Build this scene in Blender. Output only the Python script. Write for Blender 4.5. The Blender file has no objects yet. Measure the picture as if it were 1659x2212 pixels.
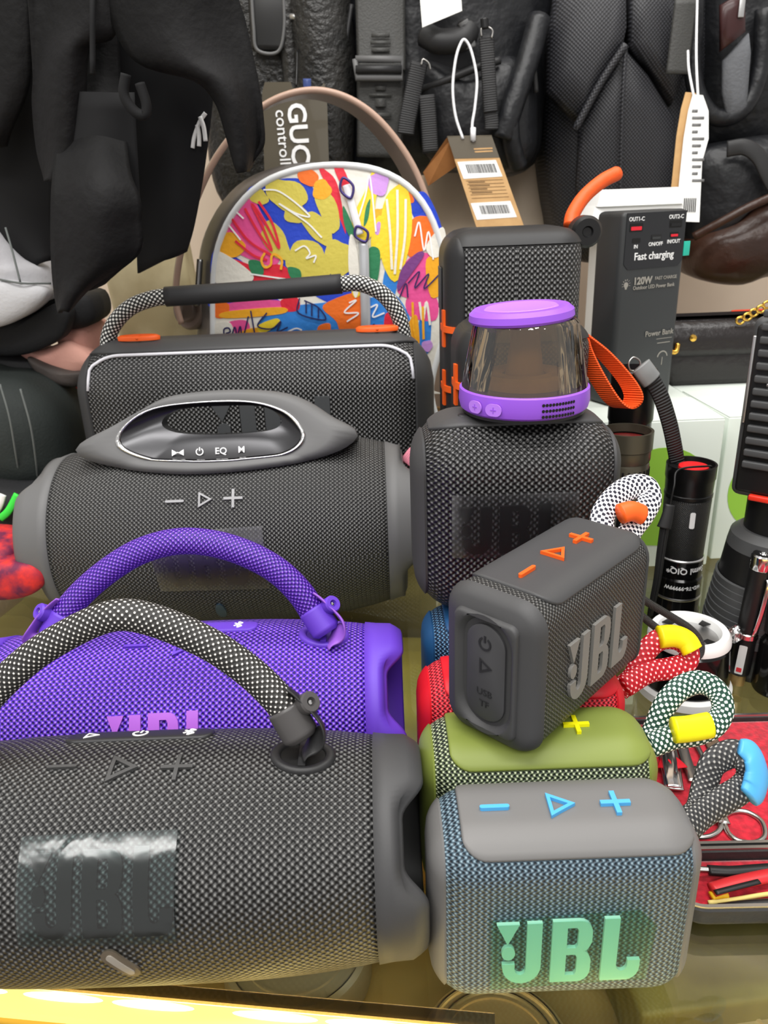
import bpy, bmesh, math, random
from mathutils import Vector, Matrix, Euler
random.seed(7)
pi = math.pi
SC = bpy.context.scene
COL = SC.collection
# ------------------------------------------------------------------ camera
CAM_H, PITCH, ROLL, FPX = .2895, math.radians(22), math.radians(2.2), 1660.0
_fw = Vector((0, math.cos(PITCH), -math.sin(PITCH)))
_u0 = Vector((0, math.sin(PITCH), math.cos(PITCH)))
_r0 = Vector((1, 0, 0))
_rt = math.cos(ROLL)*_r0 - math.sin(ROLL)*_u0
_up = math.cos(ROLL)*_u0 + math.sin(ROLL)*_r0
CP = Vector((0, 0, CAM_H))
cd = bpy.data.cameras.new('camera')
cam = bpy.data.objects.new('camera', cd)
COL.objects.link(cam)
m3 = Matrix((_rt, _up, -_fw)).transposed()
cam.matrix_world = Matrix.Translation(CP) @ m3.to_4x4()
cd.sensor_fit = 'HORIZONTAL'; cd.sensor_width = 36.0; cd.lens = 36.0*FPX/1659.0
cd.clip_start = .01; cd.clip_end = 50
cd.dof.use_dof = True; cd.dof.focus_distance = .36; cd.dof.aperture_fstop = 30.0
SC.camera = cam
# ------------------------------------------------------------------ light
w = bpy.data.worlds.new('shop_ambient'); SC.world = w; w.use_nodes = True
w.node_tree.nodes['Background'].inputs[0].default_value = (1.0, .97, .94, 1)
w.node_tree.nodes['Background'].inputs[1].default_value = .55
def area(name, loc, rot, sx, sy, power, col=(1, .98, .95)):
    l = bpy.data.lights.new(name, 'AREA'); l.shape = 'RECTANGLE'; l.size = sx; l.size_y = sy
    l.energy = power; l.color = col
    o = bpy.data.objects.new(name, l); COL.objects.link(o); o.location = loc; o.rotation_euler = rot
    return o
area('ceiling_tube_light', (-.25, -.05, 1.5), (0, 0, 0), 1.5, .16, 17)
area('ceiling_tube_light.001', (.3, .62, 1.55), (0, 0, 0), 1.5, .16, 11)
area('ceiling_tube_light.002', (-.1, -.9, 1.35), (math.radians(38), 0, 0), 1.6, .3, 14)
SC.view_settings.view_transform = 'Standard'; SC.view_settings.look = 'None'
SC.view_settings.gamma = 1.0; SC.view_settings.use_curve_mapping = False
SC.view_settings.exposure = 0.2

# ------------------------------------------------------------------ picking points: photo pixel -> ray in the place
def ray(u, v): return _fw + (u-829.5)/FPX*_rt - (v-1106)/FPX*_up
def A(u, v, y):
    d = ray(u, v); return CP + d*(y/d.y)
def Z(u, v, z=0.0):
    d = ray(u, v); return CP + d*((z-CAM_H)/d.z)

# ------------------------------------------------------------------ materials
def lin(c):
    r = []
    for x in c[:3]:
        x /= 255.0
        r.append(x/12.92 if x <= .04045 else ((x+.055)/1.055)**2.4)
    return (*r, 1.0)
MC = {}
def pm(name, c, rough=.5, metal=0.0, spec=.5, alpha=1.0, trans=0.0, emit=0.0, noise=None, bump=None, coat=0.0, ior=1.45, sheen=0.0):
    if name in MC: return MC[name]
    m = bpy.data.materials.new(name); m.use_nodes = True
    nt = m.node_tree; b = nt.nodes['Principled BSDF']
    b.inputs['Base Color'].default_value = lin(c); b.inputs['Roughness'].default_value = rough
    b.inputs['Metallic'].default_value = metal; b.inputs['Specular IOR Level'].default_value = spec
    b.inputs['Alpha'].default_value = alpha; b.inputs['Transmission Weight'].default_value = trans
    b.inputs['Coat Weight'].default_value = coat; b.inputs['IOR'].default_value = ior
    b.inputs['Sheen Weight'].default_value = sheen
    if emit:
        b.inputs['Emission Color'].default_value = lin(c); b.inputs['Emission Strength'].default_value = emit
    tc = nt.nodes.new('ShaderNodeTexCoord')
    if noise:
        n = nt.nodes.new('ShaderNodeTexNoise'); n.inputs['Scale'].default_value = noise[0]; n.inputs['Detail'].default_value = 4
        nt.links.new(tc.outputs['Object'], n.inputs['Vector'])
        r = nt.nodes.new('ShaderNodeValToRGB'); l = lin(c); l2 = lin(noise[1])
        r.color_ramp.elements[0].position = .35; r.color_ramp.elements[0].color = l2
        r.color_ramp.elements[1].position = .65; r.color_ramp.elements[1].color = l
        nt.links.new(n.outputs['Fac'], r.inputs['Fac']); nt.links.new(r.outputs['Color'], b.inputs['Base Color'])
    if bump:
        n = nt.nodes.new('ShaderNodeTexNoise'); n.inputs['Scale'].default_value = bump[0]; n.inputs['Detail'].default_value = 3
        nt.links.new(tc.outputs['Object'], n.inputs['Vector'])
        bp = nt.nodes.new('ShaderNodeBump'); bp.inputs['Strength'].default_value = bump[1]; bp.inputs['Distance'].default_value = bump[2]
        nt.links.new(n.outputs['Fac'], bp.inputs['Height']); nt.links.new(bp.outputs['Normal'], b.inputs['Normal'])
    MC[name] = m
    return m
def weave(name, dark, mid, light, pu, pv, bump=.8, dist=.0005, rough=.55, pos=(.25, .55, .85), spec=.5, lean=0.0):
    """woven fabric: raised nubs on a staggered lattice, measured in metres on the UV map"""
    if name in MC: return MC[name]
    m = bpy.data.materials.new(name); m.use_nodes = True
    nt = m.node_tree; L = nt.links.new; b = nt.nodes['Principled BSDF']
    b.inputs['Roughness'].default_value = rough; b.inputs['Specular IOR Level'].default_value = spec
    tc = nt.nodes.new('ShaderNodeTexCoord'); sp = nt.nodes.new('ShaderNodeSeparateXYZ'); L(tc.outputs['UV'], sp.inputs[0])
    def math_(op, a, bb):
        n = nt.nodes.new('ShaderNodeMath'); n.operation = op
        for k, x in enumerate((a, bb)):
            if x is None: continue
            if isinstance(x, (int, float)): n.inputs[k].default_value = x
            else: L(x, n.inputs[k])
        return n.outputs[0]
    sv = math_('MULTIPLY', sp.outputs[1], 2*pi/pv)
    su0 = math_('MULTIPLY', sp.outputs[0], 2*pi/pu)
    su = math_('ADD', su0, math_('MULTIPLY', math_('SINE', sv, None), lean)) if lean else su0
    h = math_('MULTIPLY', math_('SINE', su, None), math_('SINE', sv, None))
    h = math_('MULTIPLY_ADD', h, .5); h.node.inputs[2].default_value = .5
    r = nt.nodes.new('ShaderNodeValToRGB'); L(h, r.inputs['Fac'])
    e = r.color_ramp.elements; e[0].position = pos[0]; e[0].color = lin(dark); e[1].position = pos[2]; e[1].color = lin(light)
    k = e.new(pos[1]); k.color = lin(mid)
    L(r.outputs['Color'], b.inputs['Base Color'])
    bp = nt.nodes.new('ShaderNodeBump'); bp.inputs['Strength'].default_value = bump; bp.inputs['Distance'].default_value = dist
    L(h, bp.inputs['Height']); L(bp.outputs['Normal'], b.inputs['Normal'])
    MC[name] = m
    return m
def ribbed(name, c, period, axis=2, rough=.5, dist=.0006, c2=None, coord='Object'):
    """parallel ridges (webbing, knurled rings)"""
    if name in MC: return MC[name]
    m = pm(name, c, rough); nt = m.node_tree; L = nt.links.new; b = nt.nodes['Principled BSDF']
    tc = nt.nodes.new('ShaderNodeTexCoord'); sp = nt.nodes.new('ShaderNodeSeparateXYZ'); L(tc.outputs[coord], sp.inputs[0])
    a = nt.nodes.new('ShaderNodeMath'); a.operation = 'MULTIPLY'; a.inputs[1].default_value = 2*pi/period; L(sp.outputs[axis], a.inputs[0])
    s = nt.nodes.new('ShaderNodeMath'); s.operation = 'SINE'; L(a.outputs[0], s.inputs[0])
    bp = nt.nodes.new('ShaderNodeBump'); bp.inputs['Strength'].default_value = .8; bp.inputs['Distance'].default_value = dist
    L(s.outputs[0], bp.inputs['Height']); L(bp.outputs['Normal'], b.inputs['Normal'])
    return m
def thin_clear(name, tint, gloss=.5, rough=.08, wave=None, fac=.12):
    """thin see-through film or pane: tinted transparency plus a gloss"""
    if name in MC: return MC[name]
    m = bpy.data.materials.new(name); m.use_nodes = True
    nt = m.node_tree; L = nt.links.new; nt.nodes.remove(nt.nodes['Principled BSDF']); out = nt.nodes['Material Output']
    t = nt.nodes.new('ShaderNodeBsdfTransparent'); t.inputs[0].default_value = lin(tint)
    g = nt.nodes.new('ShaderNodeBsdfGlossy'); g.inputs['Roughness'].default_value = rough; g.inputs[0].default_value = (1, 1, 1, 1)
    fr = nt.nodes.new('ShaderNodeFresnel'); fr.inputs[0].default_value = 1.5
    ad = nt.nodes.new('ShaderNodeMath'); ad.operation = 'MULTIPLY_ADD'; ad.inputs[1].default_value = gloss; ad.inputs[2].default_value = fac
    L(fr.outputs[0], ad.inputs[0])
    mx = nt.nodes.new('ShaderNodeMixShader'); L(ad.outputs[0], mx.inputs[0]); L(t.outputs[0], mx.inputs[1]); L(g.outputs[0], mx.inputs[2])
    L(mx.outputs[0], out.inputs[0])
    if wave:
        tc = nt.nodes.new('ShaderNodeTexCoord'); n = nt.nodes.new('ShaderNodeTexNoise'); n.inputs['Scale'].default_value = wave[0]
        n.inputs['Distortion'].default_value = 1.0
        mp = nt.nodes.new('ShaderNodeMapping'); mp.inputs['Scale'].default_value = (1, 1, wave[3] if len(wave) > 3 else 1)
        L(tc.outputs['Object'], mp.inputs['Vector']); L(mp.outputs[0], n.inputs['Vector'])
        bp = nt.nodes.new('ShaderNodeBump'); bp.inputs['Strength'].default_value = wave[1]; bp.inputs['Distance'].default_value = wave[2]
        L(n.outputs['Fac'], bp.inputs['Height']); L(bp.outputs['Normal'], g.inputs['Normal']); L(bp.outputs['Normal'], fr.inputs['Normal'])
    MC[name] = m
    return m

# ------------------------------------------------------------------ object helpers
def thing(name, label, cat, loc=(0, 0, 0), rot=(0, 0, 0), group=None):
    o = bpy.data.objects.new(name, None); o.empty_display_size = .02; COL.objects.link(o)
    o.location = loc; o.rotation_euler = rot; o['label'] = label; o['category'] = cat
    if group: o['group'] = group
    return o
def tag(o, label, cat, group=None, kind=None):
    o['label'] = label; o['category'] = cat
    if group: o['group'] = group
    if kind: o['kind'] = kind
    return o
def structure(o):
    o['kind'] = 'structure'; return o
def mk(name, verts, faces, mat, parent=None, smooth=True, uvs=None, flip=False):
    me = bpy.data.meshes.new(name); me.from_pydata([tuple(v) for v in verts], [], faces)
    if uvs:
        ul = me.uv_layers.new(name='UVMap')
        for p, fu in zip(me.polygons, uvs):
            for li, q in zip(p.loop_indices, fu): ul.data[li].uv = q
    if not uvs or True:
        pass
    for mm in (mat if isinstance(mat, (list, tuple)) else [mat]): me.materials.append(mm)
    if smooth:
        me.polygons.foreach_set('use_smooth', [True]*len(me.polygons))
    me.update()
    o = bpy.data.objects.new(name, me); COL.objects.link(o)
    if parent: o.parent = parent
    return o
def fixn(o):
    bm = bmesh.new(); bm.from_mesh(o.data); bmesh.ops.recalc_face_normals(bm, faces=bm.faces); bm.to_mesh(o.data); bm.free(); return o
def sharp(o, deg=35):
    me = o.data
    bm = bmesh.new(); bm.from_mesh(me)
    for e in bm.edges:
        if len(e.link_faces) == 2 and e.calc_face_angle(0) > math.radians(deg): e.smooth = False
    bm.to_mesh(me); bm.free(); return o
def loft(name, rings, mat, parent=None, closed=True, cap0=False, cap1=False, uv=None, smooth=True, sh=None):
    n = len(rings[0]); V = []; F = []; U = []
    for r in rings: V += [Vector(p) for p in r]
    if uv is None:
        # arc length coordinates in metres
        uv = []
        vv = 0
        for i, r in enumerate(rings):
            if i: vv += (Vector(rings[i][0])-Vector(rings[i-1][0])).length
            row = [0.0]
            for j in range(n):
                row.append(row[-1] + (Vector(r[(j+1) % n])-Vector(r[j])).length)
            uv.append([(q, vv) for q in row])
    m = n if closed else n-1
    for i in range(len(rings)-1):
        for j in range(m):
            k = (j+1) % n
            F.append((i*n+j, i*n+k, (i+1)*n+k, (i+1)*n+j))
            U.append((uv[i][j], uv[i][j+1], uv[i+1][j+1], uv[i+1][j]))
    if cap0: F.append(tuple(range(n-1, -1, -1))); U.append(tuple((V[q].x, V[q].z) for q in range(n-1, -1, -1)))
    if cap1:
        b = (len(rings)-1)*n; F.append(tuple(range(b, b+n))); U.append(tuple((V[q].x, V[q].z) for q in range(b, b+n)))
    o = mk(name, V, F, mat, parent, smooth, U)
    fixn(o)
    if sh: sharp(o, sh)
    return o
def circ(r, z, n=32, c=(0, 0), ry=None, ph=0):
    ry = ry or r
    return [(c[0]+r*math.cos(2*pi*k/n+ph), c[1]+ry*math.sin(2*pi*k/n+ph), z) for k in range(n)]
def lathe(name, prof, mat, parent=None, n=36, M=None, sh=32, cap=True):
    rings = [circ(max(r, 1e-5), z, n) for r, z in prof]
    if M is not None: rings = [[M @ Vector(p) for p in r] for r in rings]
    return loft(name, rings, mat, parent, cap0=cap, cap1=cap, sh=sh)
def cr(pts, n=8, closed=False):
    P = [Vector(p) for p in pts]; out = []; N = len(P)
    segs = N if closed else N-1
    for i in range(segs):
        if closed: p0, p1, p2, p3 = P[i-1], P[i], P[(i+1) % N], P[(i+2) % N]
        else:
            p1, p2 = P[i], P[i+1]; p0 = P[i-1] if i else p1*2-p2; p3 = P[i+2] if i+2 < N else p2*2-p1
        for k in range(n):
            t = k/n
            out.append(.5*((2*p1)+(p2-p0)*t+(2*p0-5*p1+4*p2-p3)*t*t+(3*p1-p0-3*p2+p3)*t**3))
    if not closed: out.append(P[-1])
    return out
def resamp(P, n, closed=True):
    P = [Vector(p) for p in P]
    Q = P+[P[0]] if closed else P
    L = [0]
    for a, b in zip(Q, Q[1:]): L.append(L[-1]+(b-a).length)
    out = []; j = 0
    for k in range(n):
        s = L[-1]*k/(n if closed else n-1)
        while j < len(L)-2 and L[j+1] < s: j += 1
        f = (s-L[j])/max(L[j+1]-L[j], 1e-9); out.append(Q[j].lerp(Q[j+1], f))
    return out
def tube(name, pts, r, mat, parent=None, n=12, ry=None, up=None, seg=8, closed=False, cap=True, rf=None):
    """swept round / oval / flat section; ry is the half size across the 'up' direction"""
    P = cr(pts, seg, closed) if seg > 1 else [Vector(p) for p in pts]
    ry = ry or r; rings = []; UV = []; s = 0
    prev = None; per = 2*pi*math.sqrt((r*r+ry*ry)/2)
    for i, p in enumerate(P):
        if closed: t = P[(i+1) % len(P)]-P[i-1]
        else: t = P[min(i+1, len(P)-1)]-P[max(i-1, 0)]
        t = t.normalized()
        if up is not None:
            a = t.cross(Vector(up)); a = a.normalized() if a.length > 1e-6 else Vector((1, 0, 0))
        elif prev is None:
            a = t.orthogonal().normalized()
        else:
            a = (prev-t*prev.dot(t)).normalized()
        prev = a; b = t.cross(a)
        if i: s += (P[i]-P[i-1]).length
        k0 = rf(i/(len(P)-1)) if rf else 1.0
        rings.append([p+a*(r*k0*math.cos(2*pi*k/n))+b*(ry*k0*math.sin(2*pi*k/n)) for k in range(n)])
        UV.append([(k/n*per, s) for k in range(n+1)])
    if closed:
        rings.append(rings[0]); UV.append([(q[0], s+(P[0]-P[-1]).length) for q in UV[0]])
    return loft(name, rings, mat, parent, cap0=cap and not closed, cap1=cap and not closed, uv=UV)
def rbox(name, size, r, mat, parent=None, loc=(0, 0, 0), rot=(0, 0, 0), seg=3):
    bm = bmesh.new(); bmesh.ops.create_cube(bm, size=1.0)
    for v in bm.verts: v.co = Vector((v.co.x*size[0], v.co.y*size[1], v.co.z*size[2]))
    if r: bmesh.ops.bevel(bm, geom=bm.edges[:], offset=r, segments=seg, profile=.5, affect='EDGES')
    me = bpy.data.meshes.new(name); bm.to_mesh(me); bm.free(); me.materials.append(mat)
    me.polygons.foreach_set('use_smooth', [True]*len(me.polygons))
    o = bpy.data.objects.new(name, me); COL.objects.link(o); o.location = loc; o.rotation_euler = rot
    if parent: o.parent = parent
    sharp(o, 40)
    return o
def rrect(w, h, r, n=6, c=(0, 0)):
    out = []
    for cx, cy, a0 in ((w/2-r, h/2-r, 0), (-w/2+r, h/2-r, pi/2), (-w/2+r, -h/2+r, pi), (w/2-r, -h/2+r, 1.5*pi)):
        for k in range(n+1):
            a = a0+pi/2*k/n; out.append((c[0]+cx+r*math.cos(a), c[1]+cy+r*math.sin(a)))
    return out
def fill2d(loops):
    bm = bmesh.new(); E = []
    for lp in loops:
        vs = [bm.verts.new((p[0], p[1], 0)) for p in lp]
        E += [bm.edges.new((vs[i], vs[(i+1) % len(vs)])) for i in range(len(vs))]
    bmesh.ops.triangle_fill(bm, use_beauty=True, use_dissolve=False, edges=E)
    return bm
def decal(name, shapes, f, off, mat, parent, depth=.001, step=None):
    """flat shapes (outline + holes) laid on a surface f(x, t, offset) with real thickness"""
    V = []; F = []; U = []
    for sh in shapes:
        bm = fill2d(sh)
        if step:
            for ax in (0, 1):
                lo = min(v.co[ax] for v in bm.verts); hi = max(v.co[ax] for v in bm.verts)
                q = lo+step
                while q < hi-1e-6:
                    co = [0, 0, 0]; no = [0, 0, 0]; co[ax] = q; no[ax] = 1
                    bmesh.ops.bisect_plane(bm, geom=bm.verts[:]+bm.edges[:]+bm.faces[:], plane_co=co, plane_no=no); q += step
        bm.verts.ensure_lookup_table(); bm.verts.index_update(); b = len(V); n = len(bm.verts)
        P = [v.co.copy() for v in bm.verts]
        V += [f(p.x, p.y, off) for p in P]+[f(p.x, p.y, off-depth) for p in P]
        for fc in bm.faces:
            idx = [v.index for v in fc.verts]
            if fc.normal.z < 0: idx.reverse()
            F.append(tuple(b+i for i in idx)); U.append([(P[i].x, P[i].y) for i in idx])
        for e in bm.edges:
            if len(e.link_faces) == 1:
                i, j = e.verts[0].index, e.verts[1].index
                F.append((b+i, b+j, b+n+j, b+n+i)); U.append([(P[i].x, P[i].y)]*4)
        bm.free()
    o = mk(name, V, F, mat, parent, True, U); fixn(o); sharp(o, 40); return o
def flat(name, shapes, M, mat, parent, depth=.001, step=None):
    M = Matrix(M) if not isinstance(M, Matrix) else M
    return decal(name, shapes, lambda x, t, o: M @ Vector((x, t, o)), depth, mat, parent, depth, step)
def txt(name, s, size, mat, parent, loc, rot=(pi/2, 0, 0), align='CENTER', ext=.0002, bold=0.0, sx=1.0):
    c = bpy.data.curves.new('t', 'FONT'); c.body = s; c.size = size; c.align_x = align; c.align_y = 'CENTER'; c.extrude = ext; c.resolution_u = 3
    c.offset = bold
    o = bpy.data.objects.new('t', c); me = bpy.data.meshes.new_from_object(o)
    bpy.data.objects.remove(o); bpy.data.curves.remove(c)
    me.materials.clear(); me.materials.append(mat); me.name = name
    if sx != 1.0:
        for v in me.vertices: v.co.x *= sx
    o = bpy.data.objects.new(name, me); COL.objects.link(o); o.location = loc; o.rotation_euler = rot
    if parent: o.parent = parent
    return o
def ribbon(name, pts, W, th, mat, parent=None, seg=8):
    """flat band whose width always points along W"""
    P = cr(pts, seg); W = Vector(W); R = []; UV = []; s = 0
    for i, p in enumerate(P):
        tg = (P[min(i+1, len(P)-1)]-P[max(i-1, 0)]).normalized(); n = tg.cross(W).normalized()*th
        if i: s += (P[i]-P[i-1]).length
        R.append([p-W+n, p+W+n, p+W-n, p-W-n]); L = 2*W.length; UV.append([(0, s), (L, s), (L, s), (0, s), (0, s)])
    return loft(name, R, mat, parent, cap0=True, cap1=True, uv=UV, sh=40)
FRONT = Matrix.Rotation(pi/2, 4, 'X')      # 2D shape -> upright, facing the shopper (-y)
def T(x, y, z): return Matrix.Translation((x, y, z))

# ------------------------------------------------------------------ marks
def arc(cx, cy, r, a0, a1, n=8, ry=None):
    ry = ry or r
    return [(cx+r*math.cos(math.radians(a0+(a1-a0)*k/n)), cy+ry*math.sin(math.radians(a0+(a1-a0)*k/n))) for k in range(n+1)]
def logo(width, cx=0.0, cy=0.0, asp=1.38):
    J = [(1.5, 3.0), (1.5, .75)]+arc(1.22, .72, .28, 0, -180, 6)+[(.94, 1.0), (.3, 1.0), (.3, .8)]+arc(1.28, .85, .97, 180, 360, 12, .85)+[(2.25, 3.0)]
    B = [(2.75, 0), (4.1, 0)]+arc(4.1, .6, .65, -90, 0, 5, .6)+[(4.75, 1.1)]+arc(4.2, 1.1, .5, 20, 70, 3)+arc(4.2, 2.0, .5, -70, -20, 3)+[(4.75, 2.0)]+arc(4.1, 2.45, .65, 0, 90, 5, .6)+[(2.75, 3.05)]
    b1 = [(3.5, .35), (3.95, .35), (4.05, .5), (4.05, 1.25), (3.95, 1.38), (3.5, 1.38)]
    b2 = [(3.5, 1.72), (3.95, 1.72), (4.05, 1.85), (4.05, 2.6), (3.95, 2.72), (3.5, 2.72)]
    L = [(5.3, 0), (6.6, 0)]+arc(6.6, .65, .65, -90, 0, 5)+[(7.25, 1.0), (6.62, 1.0), (6.62, .75)]+arc(6.34, .75, .28, 0, -180, 6)[1:]+[(6.06, 3.1), (5.3, 3.1)]
    shapes = [[[(0, 2.98), (.55, 1.98), (1.12, 2.98)]], [arc(.6, 1.55, .34, 0, 345, 15)], [J], [B, b1, b2], [L]]
    s = width/7.25
    return [[[(cx+(x-3.625)*s, cy+(y-1.53)*s*asp) for x, y in lp] for lp in sh] for sh in shapes]
def logo_on(shapes, f, off, mat, parent, depth, step):
    for k, s_ in enumerate(shapes): decal(('logo_triangle', 'logo_dot')[k] if k < 2 else 'logo_letter', [s_], f, off, mat, parent, depth, step)
def move(sh, dx, dy, s=1.0, rot=0.0):
    c, q = math.cos(rot), math.sin(rot)
    return [[[(dx+s*(c*x-q*y), dy+s*(q*x+c*y)) for x, y in lp] for lp in a] for a in sh]
def bar(w, t): return [rrect(w, t, t*.49, 3)]
def minus(s=1.0, th=.16): return [bar(s, s*th)]
def plus(s=1.0, th=.16):
    a, b = s/2, s*th*.53
    return [[[(a, b), (b, b), (b, a), (-b, a), (-b, b), (-a, b), (-a, -b), (-b, -b), (-b, -a), (b, -a), (b, -b), (a, -b)]]]
def play(s=1.0, hole=True):
    o = [(-.34*s, -.5*s), (.52*s, 0), (-.34*s, .5*s)]
    i = [(-.225*s, -.30*s), (.29*s, 0), (-.225*s, .30*s)]
    return [[o, i]] if hole else [[o]]
def power(s=1.0):
    r0, r1 = s*.5, s*.37
    return [[arc(0, 0, r0, 120, 420, 16)+arc(0, 0, r1, 420, 120, 16)], [[(-.07*s, .1*s), (.07*s, .1*s), (.07*s, .58*s), (-.07*s, .58*s)]]]
def bluetooth(s=1.0):
    def seg(a, b, w=.06):
        a, b = Vector(a), Vector(b); d = (b-a).normalized(); n = Vector((-d.y, d.x))*w
        return [[tuple((a+n)*s), tuple((b+n)*s), tuple((b-n)*s), tuple((a-n)*s)]]
    return [seg((0, -.5), (0, .5)), seg((0, .5), (.28, .25)), seg((.28, .25), (-.28, -.25)), seg((-.28, .25), (.28, -.25)), seg((.28, -.25), (0, -.5))]
def outline(loop, w):
    """thin band along an open 2D polyline"""
    P = [Vector((p[0], p[1])) for p in loop]; a = []; b = []
    for i, p in enumerate(P):
        d = (P[min(i+1, len(P)-1)]-P[max(i-1, 0)]).normalized(); n = Vector((-d.y, d.x))*w/2
        a.append(tuple(p+n)); b.append(tuple(p-n))
    return [[a+b[::-1]]]
# ------------------------------------------------------------------ shared materials
RUB = pm('rubber_charcoal', (66, 66, 67), .55, bump=(900, .15, .0002))
RUB_D = pm('rubber_black', (38, 38, 39), .5)
RUB_G = pm('rubber_grey', (98, 98, 98), .5)
BLK = pm('plastic_black', (22, 22, 23), .4)
BLKG = pm('plastic_gloss_black', (14, 14, 15), .12)
DARK = pm('recess_black', (9, 9, 9), .7)
CHROME = pm('chrome', (225, 225, 225), .12, 1.0)
STEEL = pm('steel', (190, 188, 184), .28, 1.0)
SATIN = pm('satin_silver', (200, 200, 200), .38, 1.0)
WHITE = pm('white_plastic', (238, 238, 236), .4)
INK_W = pm('white_print', (240, 240, 240), .5)
INK_G = pm('grey_print', (150, 146, 138), .5)
ORANGE = pm('orange_rubber', (245, 98, 28), .45)
F_BLK = weave('mesh_charcoal', (9, 9, 9), (46, 46, 46), (118, 118, 116), .0030, .0030, 1.0, .0007, .45, (.16, .6, .98), lean=.3)
F_BLK2 = weave('mesh_charcoal_fine', (11, 11, 11), (52, 52, 51), (116, 115, 112), .0021, .0021, 1.0, .0006, .45, (.16, .6, .98), lean=.3)
F_BLK3 = weave('mesh_black', (6, 6, 6), (34, 34, 35), (118, 118, 118), .0035, .0035, 1.0, .0008, .42, (.18, .6, .98), lean=.3)
F_PUR = weave('mesh_purple', (24, 6, 70), (82, 34, 196), (172, 118, 236), .0030, .0030, 1.0, .0007, .45, (.12, .55, 1.0), lean=.3)
F_BLU = weave('mesh_blue_grey', (18, 28, 38), (64, 84, 98), (136, 160, 172), .0023, .0026, 1.0, .0006, .5, (.14, .52, .96), lean=.8)
F_GRN = weave('mesh_green', (12, 20, 14), (86, 100, 70), (208, 216, 182), .0023, .0026, 1.0, .0006, .5, (.25, .6, .96), lean=.6)
F_RED = weave('mesh_red', (70, 4, 12), (205, 18, 40), (255, 84, 96), .0023, .0026, 1.0, .0006, .5, (.15, .5, 1.0), lean=.6)
F_NAV = weave('mesh_navy', (4, 16, 34), (26, 66, 104), (120, 172, 208), .0023, .0026, 1.0, .0006, .5, (.15, .6, 1.0), lean=.6)
LOGO_D = pm('logo_dark_grey', (48, 48, 50), .45)
LOGO_G = pm('logo_warm_grey', (128, 126, 122), .5)

class RB:
    """box with rounded section (y, z) and rounded ends; surface point f(x, t, off), t runs round the section from the front middle upwards"""
    def __init__(s, hx, hy, hz, rc, re):
        s.hx, s.hy, s.hz, s.rc, s.re = hx, hy, hz, rc, re
        s.sy, s.sz, s.q = 2*(hy-rc), 2*(hz-rc), pi/2*rc
        s.L = 2*s.sy+2*s.sz+4*s.q
        s.tf = s.sz/2                       # front straight ends
        s.t0 = s.sz/2+s.q; s.t1 = s.t0+s.sy # top straight
        s.tt = (s.t0+s.t1)/2                # middle of the top
    def sec(s, t):
        t %= s.L; ay, az = s.hy-s.rc, s.hz-s.rc
        for i, ln in enumerate((s.sz/2, s.q, s.sy, s.q, s.sz, s.q, s.sy, s.q, s.sz/2)):
            if t <= ln or i == 8: break
            t -= ln
        a = t/s.rc
        if i == 0: return -ay, t, -1, 0
        if i == 1: return -ay, az, -math.cos(a), math.sin(a)
        if i == 2: return -ay+t, az, 0, 1
        if i == 3: return ay, az, math.sin(a), math.cos(a)
        if i == 4: return ay, az-t, 1, 0
        if i == 5: return ay, -az, math.cos(a), -math.sin(a)
        if i == 6: return ay-t, -az, 0, -1
        if i == 7: return -ay, -az, -math.sin(a), -math.cos(a)
        return -ay, -az+t, -1, 0
    def f(s, x, t, off=0.0):
        q = max(0.0, min(1.0, (abs(x)-(s.hx-s.re))/s.re)); c = math.sqrt(max(0, 1-q*q)); e = s.re*(1-c)
        cy, cz, ny, nz = s.sec(t); r = s.rc-e
        sg = 1 if x > 0 else -1
        return Vector((x+off*sg*q, cy+(r+off*c)*ny, s.hz+cz+(r+off*c)*nz))
    def xs(s, n=7, mid=6):
        a = [s.hx-s.re+s.re*math.sin(pi/2*k/n) for k in range(n+1)]
        m = [-(s.hx-s.re)+2*(s.hx-s.re)*k/mid for k in range(1, mid)]
        return [-v for v in a[::-1]]+m+a
    def body(s, name, mat, parent, N=96):
        xs = s.xs(); ts = [s.L*k/N for k in range(N)]
        return loft(name, [[s.f(x, t) for t in ts] for x in xs], mat, parent, cap0=True, cap1=True,
                    uv=[[(x, s.L*k/N) for k in range(N+1)] for x in xs])
    def ring(s, x, off, N=72): return [s.f(x, s.L*k/N, off) for k in range(N)]
    def stadium(s, x, hy, hz, N=72, cz=0.0):
        out = []
        base = s.ring(s.hx, 0, N)
        for p in base:
            d = Vector((p.y, p.z-s.hz-cz)); d.normalize(); best = None
            lo, hi = 0, 1
            r = min(hy, hz)
            for _ in range(26):
                m = (lo+hi)/2; y, z = d.x*m, d.y*m
                ex = max(abs(y)-(hy-r), 0); ez = max(abs(z)-(hz-r), 0)
                if math.hypot(ex, ez) < r: lo = m
                else: hi = m
            out.append(Vector((x, d.x*lo, s.hz+cz+d.y*lo)))
        return out
    def endcap(s, name, side, xe, mat, parent, off=.0009, recess=None):
        x0 = s.hx-xe; xs = [x0, x0+.0004]+[x0+.0004+(s.hx-x0-.0004)*k/6 for k in range(1, 7)]
        R = [s.ring(side*x0, -.001)]+[s.ring(side*x, off) for x in xs[1:]]
        if recess:
            hy, hz, dep = recess
            xx = s.hx+.0032; last = R[-1]; c_ = sum(last, Vector())/len(last)
            R += [[Vector((side*(s.hx+dx), c_.y+(p.y-c_.y)*k, c_.z+(p.z-c_.z)*k)) for p in last] for dx, k in ((.0018, .995), (.0028, .98), (.0032, .955))]
            R += [s.stadium(side*xx, hy+.001, hz+.001), s.stadium(side*(xx-.0008), hy, hz), s.stadium(side*(xx-dep), hy-.0015, hz-.0015)]
        return loft(name, R, mat, parent, cap1=True, sh=50)

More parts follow.
